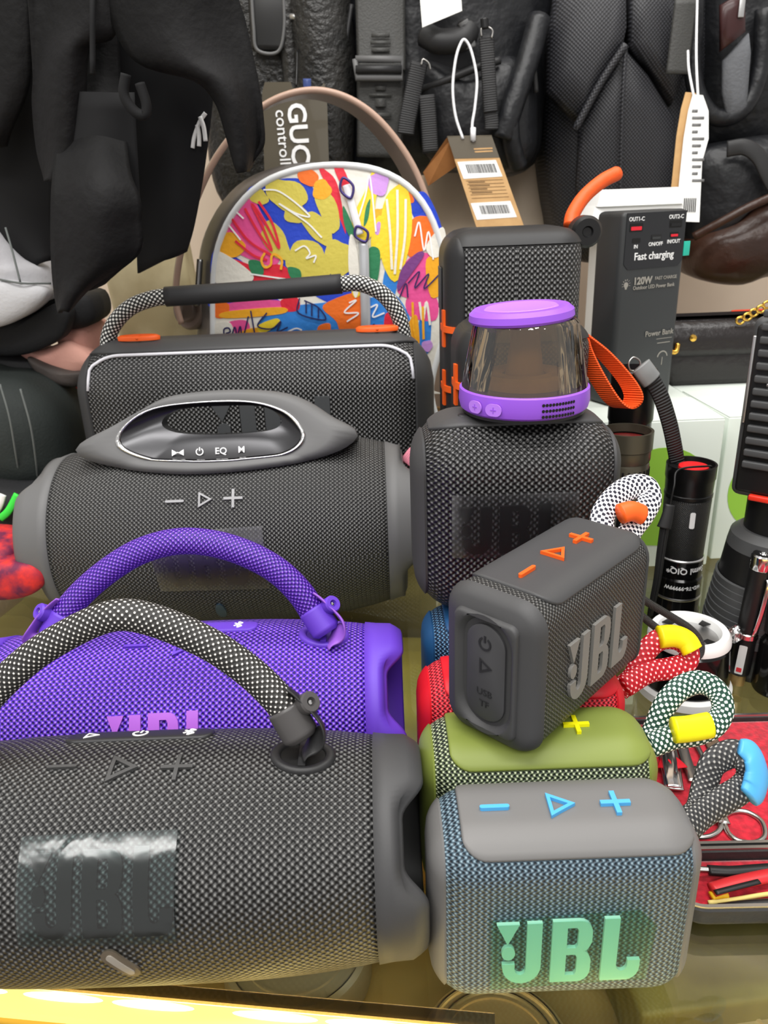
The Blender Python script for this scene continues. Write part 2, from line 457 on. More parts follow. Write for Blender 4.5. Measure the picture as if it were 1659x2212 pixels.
def samples(a, b, n, edge=.0008):
    return [a, a+edge*.4, a+edge]+[a+edge+(b-a-2*edge)*k/n for k in range(1, n)]+[b-edge, b-edge*.4, b]
def patch(name, f, x0, x1, t0, t1, off, rc, mat, parent, nx=26, nt=18, edge=.0008):
    """raised panel on a curved surface, rounded corners, soft edge, real thickness"""
    rows = []; PR = []
    xs = [x0, x0+edge*.4, x0+edge]+[x0+edge+(rc)*(1-math.cos(pi/2*k/6)) for k in range(1, 7)]
    xe = [x0+x1-q for q in xs[::-1]]
    X = xs+[xs[-1]+(xe[0]-xs[-1])*k/nx for k in range(1, nx)]+xe
    for x in X:
        dx = min(x-x0, x1-x); ins = 0
        if dx < rc: ins = rc-math.sqrt(max(0, rc*rc-(rc-dx)**2))
        ins = min(ins, (t1-t0)/2-2*edge)
        row = []; prow = []
        for t in samples(t0+ins, t1-ins, nt, edge):
            prow.append((x, t)); d = min(dx, min(t-t0-ins, t1-ins-t))
            k = max(0, min(1, d/edge)); row.append(f(x, t, off*(.3+.7*math.sin(pi/2*k))))
        rows.append(row); PR.append(prow)
    n = len(rows[0]); m = len(rows); V = [p for r in rows for p in r]; F = [(i*n+j, (i+1)*n+j, (i+1)*n+j+1, i*n+j+1) for i in range(m-1) for j in range(n-1)]
    bd = [(i, 0) for i in range(m)]+[(m-1, j) for j in range(1, n)]+[(i, n-1) for i in range(m-2, -1, -1)]+[(0, j) for j in range(n-2, 0, -1)]
    b = len(V)
    for i, j in bd: V.append(f(PR[i][j][0], PR[i][j][1], -.001))
    k = len(bd)
    for q in range(k):
        a0 = bd[q][0]*n+bd[q][1]; a1 = bd[(q+1) % k][0]*n+bd[(q+1) % k][1]
        F.append((a0, a1, b+(q+1) % k, b+q))
    o = mk(name, V, F, mat, parent); fixn(o)
    return o
def bake(o, parent):
    """geometry given in place coordinates becomes a part of its thing"""
    M = Matrix.LocRotScale(parent.location, parent.rotation_euler, None)
    o.data.transform(M.inverted()); o.parent = parent
    return o

def small_speaker(name, label, loc, rz, dims, fab, rub, btn, logomat, lw=None, film=None, recess=False, group='small cube speakers in a row', buttons=True, xe=.0055, logo_z=None, bs=.011, plus_only=False, lx=0.0):
    w, d, h = dims
    B = RB(w/2, d/2, h/2, .0110 if recess else .0160, .0075 if recess else .0155)
    t = thing(name, label, 'speaker', loc, (0, 0, math.radians(rz)), group)
    B.body('fabric_body', fab, t)
    top = patch('top_plate', B.f, -w/2+.0115, w/2-.0040, B.tf+B.q*.42, B.t1+B.q*.58, .0011, .009, rub, t)
    if recess:
        e = B.endcap('side_cap', -1, xe+.001, rub, t, recess=(.0128, .0262, .0028))
        pn = loft('control_panel', [B.stadium(-w/2+.0005, .0092, .0222), B.stadium(-w/2-.0016, .0092, .0222), B.stadium(-w/2-.0020, .0084, .0214)], pm('rubber_panel', (66, 66, 68), .5), t, cap0=True, cap1=True, sh=40)
        S = Matrix(((0, 0, -1, -w/2-.0020), (-1, 0, 0, 0), (0, 1, 0, h/2), (0, 0, 0, 1)))
        ink = pm('moulded_mark', (40, 40, 42), .5)
        flat('power_mark', move(power(.0060), 0, .0140), S, ink, pn, .0004)
        flat('play_mark', move(play(.0070), 0, .0035), S, ink, pn, .0004)
        for s_, z_ in (('USB', -.0088), ('TF', -.0142)):
            q = txt('lettering', s_, .0044, ink, pn, (-w/2-.0021, 0, h/2+z_), (pi/2, 0, -pi/2))
    else:
        B.endcap('side_cap', -1, xe, rub, t)
    B.endcap('side_cap', 1, xe+.0005, rub, t)
    if buttons:
        z = B.tt-.001
        if not plus_only:
            decal('minus_button', move(minus(bs), -w*.24+lx, z), B.f, .0026, btn, t, .0022, .004)
            decal('play_button', move(play(bs*1.05), lx, z), B.f, .0026, btn, t, .0022, .004)
        decal('plus_button', move(plus(bs), w*.21+lx, z), B.f, .0026, btn, t, .0022, .004)
    if lw:
        lz = logo_z if logo_z is not None else 0.0
        logo_on(logo(lw, 0, lz), B.f, .0014, logomat, t, .0014, .006)
        if film:
            hw, hh = lw*.54, lw*.33
            decal('protective_film', [[[(-hw*1.0, lz-hh), (hw*1.02, lz-hh*.85), (hw*1.08, lz+hh*.7), (hw*.85, lz+hh*1.15), (-hw, lz+hh)]]], B.f, .0019, film, t, .0002, .006)
    t_ = t
    return t, B
def strap_loop(t, pts, mat, r=.0048, clip=None, clipmat=None, cr_=None, ry=.0026, up=(0, 1, 0)):
    s = bake(tube('wrist_strap', pts, r, mat, None, n=14, ry=ry, up=up), t)
    if clip: bake(tube('strap_clip', clip, cr_ or r*1.25, clipmat, None, n=14, ry=ry*1.6, up=up), t)
    return s

class CY:
    def __init__(s, R, hx, rend, p=.75): s.R, s.hx, s.rend, s.p = R, hx, rend, p
    def r(s, x):
        k = min(1, abs(x)/s.hx); return s.rend+(s.R-s.rend)*(1-k**3.0)
    def f(s, x, t, off=0.0):
        a = t/s.R; r = s.r(x)+off
        return Vector((x, -r*math.cos(a), s.R+r*math.sin(a)))
    def body(s, name, mat, parent, N=96, nx=28):
        hb = s.hx-.0062; xs = [-hb+2*hb*k/nx for k in range(nx+1)]
        return loft(name, [[s.f(x, 2*pi*s.R*k/N) for k in range(N)] for x in xs], mat, parent, cap0=True, cap1=True,
                    uv=[[(x, 2*pi*s.R*k/N) for k in range(N+1)] for x in xs])
    def hit(s, loc, u, v):
        d = ray(u, v); q = .05
        while q < 1.5:
            p = CP+d*q-Vector(loc)
            if abs(p.x) <= s.hx and math.hypot(p.y, p.z-s.R) <= s.r(p.x): break
            q += .0004
        return p.x, math.atan2(p.z-s.R, -p.y)*s.R
    def end(s, side, mat, dark, parent, lob=.0085, wi=.008, base=.0030, N=120, ph=.78, lo=.22, hi=.58, front=False):
        def sm(a, b, x):
            x = max(0, min(1, (x-a)/(b-a))); return x*x*(3-2*x)
        R = [[] for _ in range(9)]; r0 = s.r(s.hx-wi)
        for k in range(N):
            a = 2*pi*k/N; lobe = sm(lo, hi, abs(math.cos(a-ph)) if front else (abs(math.sin(a-ph)) if math.cos(a-ph) > 0 else 1.0))
            xo = s.hx+base+lob*lobe
            prof = [(s.hx-wi, r0-.001), (s.hx-wi+.0003, r0+.0008), (s.hx-.002, s.rend+.0014), (s.hx+(xo-s.hx)*.45, s.rend+.0010), (xo-.0035, s.rend-.0006), (xo-.0008, s.rend-.0026), (xo, s.rend-.0046),
                    (xo-.0012, s.rend-.0062), (s.hx-.0060, s.rend-.0085)]
            for q, (x, r) in enumerate(prof): R[q].append(Vector((side*x, -r*math.cos(a), s.R+r*math.sin(a))))
        e = loft('end_cap', R, mat, parent)
        M = Matrix.Translation((side*(s.hx-.0064), 0, s.R)) @ Matrix.Rotation(side*pi/2, 4, 'Y')
        lathe('radiator', [(s.rend-.0080, 0), (s.rend-.012, .0018), (s.rend-.018, .0004), (.012, .0006), (.010, .002), (0, .0022)], dark, e, 40, M)
        return e
def anchor(t, cy, loc, x, tt, mat, ferr, strapdir, scale=1.0, darkm=DARK):
    """oval eyelet let into the fabric"""
    a, b = .0098*scale, .0078*scale; N = 36
    def oval(k, off): return [cy.f(x+a*k*math.cos(2*pi*i/N), tt+b*k*math.sin(2*pi*i/N), off) for i in range(N)]
    e = loft('eyelet', [oval(1.18, -.0006), oval(1.16, .0011), oval(1.05, .0018), oval(.86, .0016), oval(.8, .0004), oval(.78, -.0005)], mat, t)
    loft('eyelet_well', [oval(.82, .0002), oval(.5, .0003), oval(.06, .0003)], darkm, e, cap1=True)
    loft('crossbar', [[cy.f(x+dx, tt+b*q, o) for dx, o in ((-.0014, .0002), (-.0014, .002), (.0014, .002), (.0014, .0002))] for q in (-.85, -.4, 0, .4, .85)], mat, e, cap0=True, cap1=True, smooth=False)
    return e
# ================================================================== THE SETTING
wallm = pm('wall_beige', (222, 204, 184), .8, noise=(3, (206, 186, 166)))
structure(rbox('wall_back', (3.2, .06, 2.2), 0, wallm, None, (0, 1.30, .6)))
structure(rbox('floor', (4.0, 4.0, .05), 0, pm('floor_dull', (120, 110, 100), .7), None, (0, 0, -.925)))
pil = rbox('pillar', (.085, .075, 1.5), .008, pm('pillar_cream', (232, 218, 176), .6, noise=(22, (206, 190, 146)), bump=(40, .3, .002)), None, (0, 0, 0))
pc = A(262, 650, .84); pil.location = (pc.x, .87, .62); pil.rotation_euler = (0, math.radians(-4), .1); structure(pil)
# ------------------------------------------------------------------ glass counter
cdir = Vector((.169, -.022, 0)).normalized(); cnrm = Vector((-cdir.y, cdir.x, 0))
c0 = Vector((-.164, .221, 0))
def cpt(s, n, z): p = c0+cdir*s+cnrm*n; return Vector((p.x, p.y, z))
ctr = thing('glass_counter', 'glass topped shop counter with yellow lit front edge under the speakers', 'counter')
def cbox(name, s0, s1, n0, n1, z0, z1, mat, parent=ctr, smooth=False):
    V = [cpt(s, n, z) for z in (z0, z1) for s, n in ((s0, n0), (s1, n0), (s1, n1), (s0, n1))]
    o = mk(name, V, [(3, 2, 1, 0), (4, 5, 6, 7), (0, 1, 5, 4), (1, 2, 6, 5), (2, 3, 7, 6), (3, 0, 4, 7)], mat, parent, False); return o
cbox('glass_top', -.55, .75, .001, .93, -.006, 0, thin_clear('counter_glass', (243, 246, 238), .55, .03, fac=.02))
wood = pm('counter_wood', (150, 112, 62), .5, noise=(30, (120, 84, 44)))
cbox('shelf_board', -.55, .75, .0, .93, -.105, -.085, pm('shelf_tan', (196, 176, 128), .5, noise=(9, (150, 130, 86))))
cbox('front_panel', -.55, .75, -.03, -.022, -.9, -.012, wood)
cbox('side_panel', -.556, -.55, -.02, .93, -.9, -.004, wood); cbox('side_panel', .75, .756, -.02, .93, -.9, -.004, wood)
cbox('back_panel', -.55, .75, .93, .94, -.9, -.001, wood)
cbox('bottom_board', -.55, .75, -.02, .93, -.9, -.89, wood)
alu = pm('rail_brass', (210, 180, 96), .32, .7)
cbox('front_rail', -.55, .75, -.032, -.0015, -.0125, -.0045, alu)
cbox('rail_lip', -.55, .75, -.034, -.030, -.0125, -.001, alu)
diff = pm('led_diffuser', (255, 226, 130), .35, emit=.8)
cbox('led_diffuser', -.55, .75, -.011, -.0012, -.0044, -.0008, diff)
ledm = pm('led_chip', (255, 232, 150), .4, emit=5)
for k in range(14):
    c_ = cpt(-.14+.042*k+.004*math.sin(k*2.3), -.0032, -.0008); ang = math.atan2(cdir.y, cdir.x)
    Mx = Matrix.Translation(c_) @ Matrix.Rotation(ang, 4, 'Z')
    loft('led_lens', [[Mx @ Vector((.0170*q*math.cos(2*pi*i/20), .0018*q*math.sin(2*pi*i/20), z)) for i in range(20)] for q, z in ((1, 0), (.85, .0006), (.5, .001))], ledm, ctr, cap0=True, cap1=True)
cbox('inner_led_strip', -.55, .75, .003, .008, -.016, -.012, pm('led_inner', (255, 222, 150), .4, emit=7))
cbox('edge_tape', -.02, .2, -.0015, .005, .0001, .0004, thin_clear('edge_tape_clear', (190, 180, 160), .6, .2, fac=.1))
# display goods under the glass
gold = pm('box_gold', (222, 196, 110), .4, .1, noise=(16, (168, 164, 92)))
o = rbox('gift_box', (.13, .16, .072), .003, gold, None, (-.01, .42, -.048), (0, 0, -.13)); tag(o, 'gold gift box under the counter glass behind the purple speaker', 'box')
o = rbox('gift_box', (.10, .11, .035), .003, pm('box_olive', (150, 144, 84), .5, noise=(20, (110, 104, 60))), None, (.15, .29, -.067), (0, 0, .1)); tag(o, 'olive gift box under the counter glass below the nail tool case', 'box')
def tin(label, loc, r, mat, lines):
    t = thing('round_tin', label, 'tin', loc, group='round tins under the glass')
    lathe('lid', [(r, 0), (r, .016), (r-.001, .0185), (r-.004, .0195), (r-.0048, .0185), (r*.72, .0185), (r*.71, .0195), (r*.68, .0195), (r*.67, .0185), (0, .018)], mat, t, 56)
    for q in lines: lathe('rim_ring', [(r*q, .0186), (r*q, .0196), (r*q-.0007, .0196), (r*q-.0007, .0186)], STEEL, t, 56, cap=False)
    return t
tinm = pm('tin_champagne', (206, 190, 160), .3, .5); ting = pm('tin_grey', (168, 164, 158), .35, .3)
tin('round champagne tin lid under glass in front of the blue grey speaker', Z(1050, 2235, -.062)+Vector((.004, -.006, -.0195)), .0345, tinm, (.93, .8))
tin('round grey tin lid under glass below the front black speaker', Z(640, 2040, -.062)+Vector((0, 0, -.0195)), .038, ting, (.9,))
tin('round champagne tin lid under glass at the lower right corner', Z(1590, 2290, -.062)+Vector((0, 0, -.0195)), .036, tinm, (.9,))
for k, o in enumerate(('round_tin',)): pass

# ================================================================== BIG CYLINDER SPEAKERS
def cylinder_speaker(name, label, loc, R, hx, rend, fab, rub, dark, mark, group='large cylinder speakers on the counter', **kw):
    t = thing(name, label, 'speaker', loc, (0, 0, 0), group)
    C = CY(R, hx, rend); C.body('fabric_body', fab, t)
    C.end(1, rub, dark, t, **kw); C.end(-1, rub, dark, t, **kw)
    return t, C
# --- front charcoal speaker
loc = Vector((-.1005, .2405, 0))
t, C = cylinder_speaker('portable_speaker', 'large charcoal mesh speaker with a dotted grey strap at the counter edge', loc, .0472, .100, .0410, F_BLK, RUB, RUB_D, RUB)
gm = pm('mark_charcoal', (70, 70, 70), .5)
x, tt = C.hit(loc, 135, 1660); decal('minus_button', move(minus(.0115, .11), x, tt), C.f, .0012, gm, t, .0014, .003)
x2, tt2 = C.hit(loc, 262, 1662); decal('play_button', move(play(.0125), x2, tt2), C.f, .0012, gm, t, .0014, .003)
x3, tt3 = C.hit(loc, 383, 1660); decal('plus_button', move(plus(.0120, .12), x3, tt3), C.f, .0012, gm, t, .0014, .003)
x, tt = C.hit(loc, 304, 1590)
bp = patch('button_bar', C.f, x-.030, x+.030, tt-.0055, tt+.0055, .0010, .005, pm('bar_charcoal', (40, 40, 42), .45), t, 16, 6)
for sh, dx in ((play(.0065), -.020), (power(.0065), 0), (bluetooth(.0075), .020)):
    decal('button_mark', move(sh, x+dx, tt), C.f, .0013, INK_W, bp, .0003, .004)
lx, lt = C.hit(loc, 210, 1925)
logo_on(logo(.0505, lx+.001, lt-.001), C.f, .0013, pm('logo_gloss_black', (20, 18, 17), .2), t, .0015, .003)
FILM_M = thin_clear('film_mirror', (214, 232, 232), .55, .16, (38, .5, .0016), .05)
hw, hh = .0275, .0185
decal('protective_film', [[[(lx-hw, lt-hh*.95), (lx+hw*.98, lt-hh*1.0), (lx+hw, lt+hh*1.02), (lx-hw*1.0, lt+hh)]]], C.f, .0018, FILM_M, t, .0002, .003)
x, tt = C.hit(loc, 262, 2080)
decal('bass_slot', move([bar(.0165, .0062)], x, tt, 1.0, math.radians(-52)), C.f, .0009, pm('slot_bronze', (112, 102, 88), .35, .3), t, .0015, .003)
decal('bass_slot_core', move([bar(.0125, .0026)], x, tt, 1.0, math.radians(-52)), C.f, .0013, pm('slot_grey', (176, 170, 160), .3, .3), t, .0006, .003)
# strap
F_ST = weave('strap_charcoal_white', (30, 29, 28), (62, 60, 57), (235, 232, 226), .0026, .0026, .6, .0004, .6, (.4, .78, .86))
ex, et = C.hit(loc, 655, 1632)
anchor(t, C, loc, ex, et, RUB_D, None, None, 1.1); anchor(t, C, loc, -ex, et, RUB_D, None, None, 1.1)
sy = .243
def half(P): return [A(u, v, y) for u, v, y in P]
R_ = half([(634, 1556, .243), (596, 1506, .247), (545, 1456, .251), (474, 1404, .254), (402, 1367, .256), (325, 1338, .257), (262, 1328, .257)])
cxw = loc.x
Lh = [Vector((2*R_[-1].x-p.x-.002*0, p.y, p.z)) for p in R_[::-1]][1:]
bake(tube('carry_strap', R_+Lh, .0062, F_ST, None, n=20, ry=.0047, up=(0, -.8, .6)), t)
def clip_hw(t, p0, p1, side, rub, tabm):
    """ferrule + folded tab + screw where the strap meets the eyelet"""
    d = (p1-p0).normalized()
    bake(tube('ferrule', [p0-d*.001, p0+d*.002, p0+d*.008, p0+d*.013], .0072, rub, None, n=20, ry=.0056, up=(0, -.8, .6), seg=4, rf=lambda q: .72+.28*min(1, q*4)), t)
    s = Vector((side, 0, 0))
    tab = [p0+Vector((0, -.002, -.007)), p0+s*.0035+Vector((0, -.001, -.003)), p0+s*.0085+Vector((0, -.001, .003)), p0+s*.0085+d*.006+Vector((0, 0, .0035)), p0+s*.006+d*.014+Vector((0, 0, .0035)), p0+s*.004+d*.0185+Vector((0, 0, .003))]
    bake(tube('strap_tab', tab, .0052, tabm, None, n=10, ry=.0008, up=d.cross(Vector((0, -.8, .6)))+s*.5, seg=6), t)
    q = p0+s*.0085+d*.011+Vector((0, -.001, .0045))
    ax = (s*.55+Vector((0, -.55, .62))).normalized()
    M = Matrix.Translation(q) @ ax.to_track_quat('Z', 'Y').to_matrix().to_4x4()
    sc = bake(lathe('screw', [(.0042, -.003), (.0042, .0015), (.0036, .0024), (.0018, .0024), (.0016, .0008), (0, .0008)], rub, None, 24, M), t)
    bake(lathe('screw_core', [(.0014, .0009), (.0008, .0016), (0, .0018)], CHROME, None, 14, M), t)
clip_hw(t, A(652, 1592, .240), A(618, 1534, .244), 1, pm('ferrule_grey', (74, 72, 72), .32), RUB_D)
pl = A(652, 1592, .240); pl2 = A(618, 1534, .244); xm = R_[-1].x
clip_hw(t, Vector((2*xm-pl.x, pl.y, pl.z)), Vector((2*xm-pl2.x, pl2.y, pl2.z)), -1, MC['ferrule_grey'], RUB_D)
# --- purple speaker
loc = Vector((-.1045, .3345, 0))
PR = pm('rubber_purple', (98, 58, 190), .5); PRL = pm('rubber_lilac', (150, 92, 205), .5); PRD = pm('rubber_purple_deep', (70, 36, 150), .5)
t, C = cylinder_speaker('portable_speaker', 'large violet mesh speaker with a violet braided strap', loc, .0465, .100, .0405, F_PUR, PR, PRD, PR)
for u, v, sh, nm in ((293, 1398, minus(.0115, .11), 'minus_button'), (395, 1398, play(.0120), 'play_button'), (500, 1395, plus(.0115, .12), 'plus_button')):
    x, tt = C.hit(loc, u, v); decal(nm, move(sh, x, tt), C.f, .0012, PR, t, .0014, .003)
x, tt = C.hit(loc, 430, 1356)
bp = patch('button_bar', C.f, x-.030, x+.030, tt-.0055, tt+.0055, .0010, .005, PR, t, 16, 6)
decal('button_mark', move(bluetooth(.007), x+.02, tt), C.f, .0013, INK_W, bp, .0003, .004)
x, tt = C.hit(loc, 345, 1562)
logo_on(logo(.0505, x+.001, tt-.010), C.f, .0013, pm('logo_orchid', (172, 98, 208), .35), t, .0015, .003)
ex, et = C.hit(loc, 700, 1372)
anchor(t, C, loc, ex, et, PR, None, None, 1.1, PRD); ex2, et2 = C.hit(loc, 112, 1388); anchor(t, C, loc, ex2, et, PR, None, None, 1.1, PRD)
F_SP = weave('strap_violet', (48, 10, 116), (84, 26, 180), (190, 140, 245), .0024, .0024, .8, .0005, .45, (.3, .8, 1.0))
P_ = half([(684, 1335, .330), (648, 1280, .333), (598, 1232, .336), (530, 1195, .338), (455, 1173, .340), (380, 1170, .340), (305, 1190, .340), (240, 1228, .338), (180, 1278, .335), (130, 1335, .331)])
bake(tube('carry_strap', P_, .0066, F_SP, None, n=20, ry=.005, up=(0, -.8, .6)), t)
clip_hw(t, A(706, 1364, .326), A(676, 1318, .331), 1, PR, PRL)
clip_hw(t, A(110, 1380, .326), A(138, 1330, .331), -1, PR, PRL)
# --- grey boombox with see-through handle
loc = Vector((-.112, .527, 0))
t, C = cylinder_speaker('portable_speaker', 'wide charcoal barrel speaker with moulded loop handle and bright handle rim', loc, .0695, .124, .0550, F_BLK, RUB_G, RUB_D, RUB_G, lob=.013, wi=.010, base=.003, front=True, ph=.45, lo=.68, hi=.93)
sg = pm('mark_silver_grey', (150, 150, 152), .4)
for u, v, sh, nm in ((378, 1084, minus(.0125, .13), 'minus_button'), (441, 1080, play(.0105), 'play_button'), (504, 1077, plus(.0125, .13), 'plus_button')):
    x, tt = C.hit(loc, u, v); decal(nm, move(sh, x, tt), C.f, .0014, sg, t, .0016, .004)
lx, lt = C.hit(loc, 450, 1215)
logo_on(logo(.056, lx-.002, lt), C.f, .0013, LOGO_D, t, .0015, .004)
hw, hh = .0385, .021
FILM = thin_clear('film_clear', (238, 239, 244), .6, .25, (60, .35, .0012), .17)
decal('protective_film', [[[(lx-hw*.88, lt-hh*.95), (lx+hw, lt-hh), (lx+hw*.96, lt+hh*1.1), (lx-hw, lt+hh)]]], C.f, .0018, FILM, t, .0002, .004)
x, tt = C.hit(loc, 478, 1318)
decal('bass_slot', [[[(x+.0035*math.cos(a), tt+.009*math.sin(a)) for a in [2*pi*k/24 for k in range(24)]]]], C.f, .0012, pm('slot_blue', (62, 84, 100), .3, .3), t, .0015, .003)
# handle: sloped bell-shaped shell with an oval hole right through it
HY0, HZ0 = .492, .1282; HS = .5
def onhandle(u, v, off=0.0):
    d = ray(u, v); n = Vector((0, 1, -HS)); q = (n.dot(Vector((0, HY0, HZ0)))-n.dot(CP))/n.dot(d)
    return CP+d*q+Vector((0, off, 0))
def onbody(u, v):
    d = ray(u, v); q = .4
    while q < .66:
        p = CP+d*q
        if math.hypot(p.y-loc.y, p.z-C.R) <= C.r(p.x-loc.x)+.0022: return p
        q += .0005
    return None
def smooth_loop(pts, n=80):
    P = cr([(a, b, 0) for a, b in pts], 8, True); return [(p.x, p.y) for p in resamp(P, n)]
out_px = smooth_loop([(163, 972), (185, 950), (240, 922), (300, 888), (360, 858), (440, 846), (530, 843), (610, 850), (665, 870), (715, 902), (772, 936), (745, 968), (680, 992), (600, 1008), (500, 1020), (400, 1025), (300, 1018), (225, 1004), (180, 990)])
rim_px = smooth_loop([(254, 950), (280, 910), (335, 880), (430, 867), (540, 866), (610, 885), (645, 915), (656, 945), (625, 974), (545, 992), (450, 999), (350, 994), (280, 975)])
hol_px = smooth_loop([(341, 922), (355, 903), (385, 891), (440, 886), (540, 884), (580, 892), (600, 908), (603, 925), (580, 938), (520, 945), (450, 948), (385, 945), (352, 936)])
def pushout(p, gap=.0014):
    dx = p.x-loc.x; r = C.r(dx)+gap; v = Vector((0, p.y-loc.y, p.z-C.R))
    return Vector((p.x, loc.y, C.R))+v.normalized()*r if v.length < r else p
def surf(u, v, off=0.0):
    b = onbody(u, v); h_ = onhandle(u, v, off)
    return b if b is not None and b.y < h_.y else h_
ring_out = [surf(u, v) for u, v in out_px]
ring_in = [pushout(surf(u, v, -.001), .004) for u, v in rim_px]
back_out = [Vector((p.x, p.y+.026, max(p.z-.010*(1 if p.z > .135 else .3), C.R+math.sqrt(max(0, (C.r(p.x-loc.x))**2-(p.y+.026-loc.y)**2))-.002))) for p in ring_out]
hole_f = [pushout(onhandle(u, v, .010), .001) for u, v in hol_px]; hole_b = [Vector((p.x, p.y+.014, p.z-.003)) for p in hole_f]
mid = [pushout(a.lerp(b, .5)+Vector((0, -.0015, .001)), .0034) for a, b in zip(ring_out, ring_in)]
hmid = [a.lerp(b, .5)+Vector((0, .0, .0025)) for a, b in zip(ring_out, back_out)]
hs = bake(loft('handle_shell', [ring_in, mid, ring_out, hmid, back_out, hole_b], RUB_G, None), t)
def grow(R, k, off):
    c = sum(R, Vector())/len(R); return [c+(p-c)*k+Vector((0, off, 0)) for p in R]
bake(loft('handle_rim', [grow(ring_in, 1.022, 0), grow(ring_in, 1.014, -.0020), grow(ring_in, .982, -.0018), grow(ring_in, .968, .001)], CHROME, None), t)
cupm = pm('handle_cup', (72, 72, 74), .28, .8)
step1 = [pushout(a.lerp(b, .55)+Vector((0, .0025, 0)), .0022) for a, b in zip(ring_in, hole_f)]
bake(loft('handle_cup', [grow(ring_in, .98, .0004), step1, hole_f], cupm, None), t)
bake(loft('handle_tunnel', [hole_f, [a.lerp(b, .5) for a, b in zip(hole_f, hole_b)], hole_b], BLKG, None), t)
for o in COL.objects:
    if o.name.startswith(('handle_rim', 'handle_cup', 'handle_tunnel')): o.parent = hs
def on_cup(u, v, s):
    p = pushout(surf(u, v, .0015), .0042)+Vector((0, -.0012, .001)); ax = Vector((1, 0, 0)); n = Vector((0, -1, HS)).normalized(); ay = n.cross(ax)
    return Matrix(((ax.x, ay.x, n.x, p.x-loc.x), (ax.y, ay.y, n.y, p.y-loc.y), (ax.z, ay.z, n.z, p.z-loc.z), (0, 0, 0, 1)))
flat('power_mark', power(.0052), on_cup(432, 981, 1), INK_W, hs, .0004)
flat('link_mark', [[[(-.004, -.0022), (0, .0006), (.004, -.0022), (.004, .0022), (0, -.0002), (-.004, .0022)]]], on_cup(385, 983, 1), INK_W, hs, .0004)
for s_, u, v in (('EQ', 478, 980), ('M', 522, 976)):
    o = txt('lettering', s_, .0062, INK_W, hs, (0, 0, 0), (0, 0, 0), bold=.00005); o.matrix_local = on_cup(u, v, 1)
# --- rear charcoal speaker with rope handle
loc = Vector((-.1045, .655, 0)); W, D, Hh = .300, .085, .189
B = RB(W/2, D/2, Hh/2, .0424, .0420)
t = thing('portable_speaker', 'tall charcoal speaker with dotted rope handle and orange handle mounts', 'speaker', loc, (0, 0, 0), 'large cylinder speakers on the counter')
F_RR = weave('mesh_rear', (8, 8, 8), (46, 46, 46), (140, 140, 140), .0040, .0040, 1.0, .0009, .42, (.18, .6, .98), lean=.3)
B.body('fabric_body', F_RR, t, 128)
tp = patch('top_plate', B.f, -W/2+.012, W/2-.012, B.tf+B.q*.62, B.t1+B.q*.5, .002, .03, RUB, t, 30, 22)
# shell bands on both ends
B.endcap('side_cap', -1, .016, RUB, t, .0016); B.endcap('side_cap', 1, .016, RUB, t, .0016)
pp = []
tq = B.tf+B.q*.60
pp.append(B.f(-W/2+.0175, tq-.030, .0004))
n_ = 40
for k in range(n_+1):
    x = -W/2+.02+(W-.04)*k/n_; dd = min(x+W/2-.016, W/2-.016-x); ins = 0
    if dd < .03: ins = .03-math.sqrt(max(0, .03**2-(.03-dd)**2))
    pp.append(B.f(x, tq-.001-ins*.62, .0012))
pp.append(B.f(W/2-.0175, tq-.030, .0004))
tube('white_piping', pp, .0013, pm('piping_white', (232, 232, 240), .4), t, 8, seg=2)
logo_on(logo(.1165, A(612, 925, .61).x-loc.x, A(612, 926, .61).z-B.hz, 1.0), B.f, .0015, pm('logo_slate', (72, 74, 76), .5), t, .0018, .008)
F_RO = weave('rope_black_white', (14, 14, 14), (70, 70, 68), (240, 240, 236), .0042, .0042, .6, .0006, .6, (.42, .58, .7))
yb = .655
rp1 = [A(238, 790, yb), A(234, 735, yb), A(250, 695, yb), A(285, 662, yb), A(330, 645, yb), A(362, 641, yb)]
rp2 = [A(735, 614, yb), A(775, 612, yb), A(820, 630, yb), A(852, 665, yb), A(868, 705, yb), A(874, 760, yb)]
hr = bake(tube('rope_handle', rp1, .0066, F_RO, None, 16), t); bake(tube('rope_handle', rp2, .0066, F_RO, None, 16), t)
gp = [A(358, 641, yb), A(480, 633, yb), A(610, 624, yb), A(738, 613, yb)]
bake(tube('grip', gp, .0080, pm('grip_foam', (44, 44, 46), .6), None, 24), t)
def mount(u, v):
    p = A(u, v, .643)
    M = Matrix.Translation((p.x, .647, Hh+.0012))
    e = 24
    rg = [[M @ Vector((a*math.cos(2*pi*k/e), a*.34*math.sin(2*pi*k/e), z)) for k in range(e)] for a, z in ((.0175, 0), (.0178, .003), (.015, .0042), (.0135, .003), (.0132, .0005))]
    bake(loft('orange_mount', rg, ORANGE, None), t)
    bake(tube('orange_bar', [M @ Vector((0, -.006, .002)), M @ Vector((0, .006, .002))], .0012, ORANGE, None, 8, seg=1), t)
mount(300, 750); mount(815, 722)

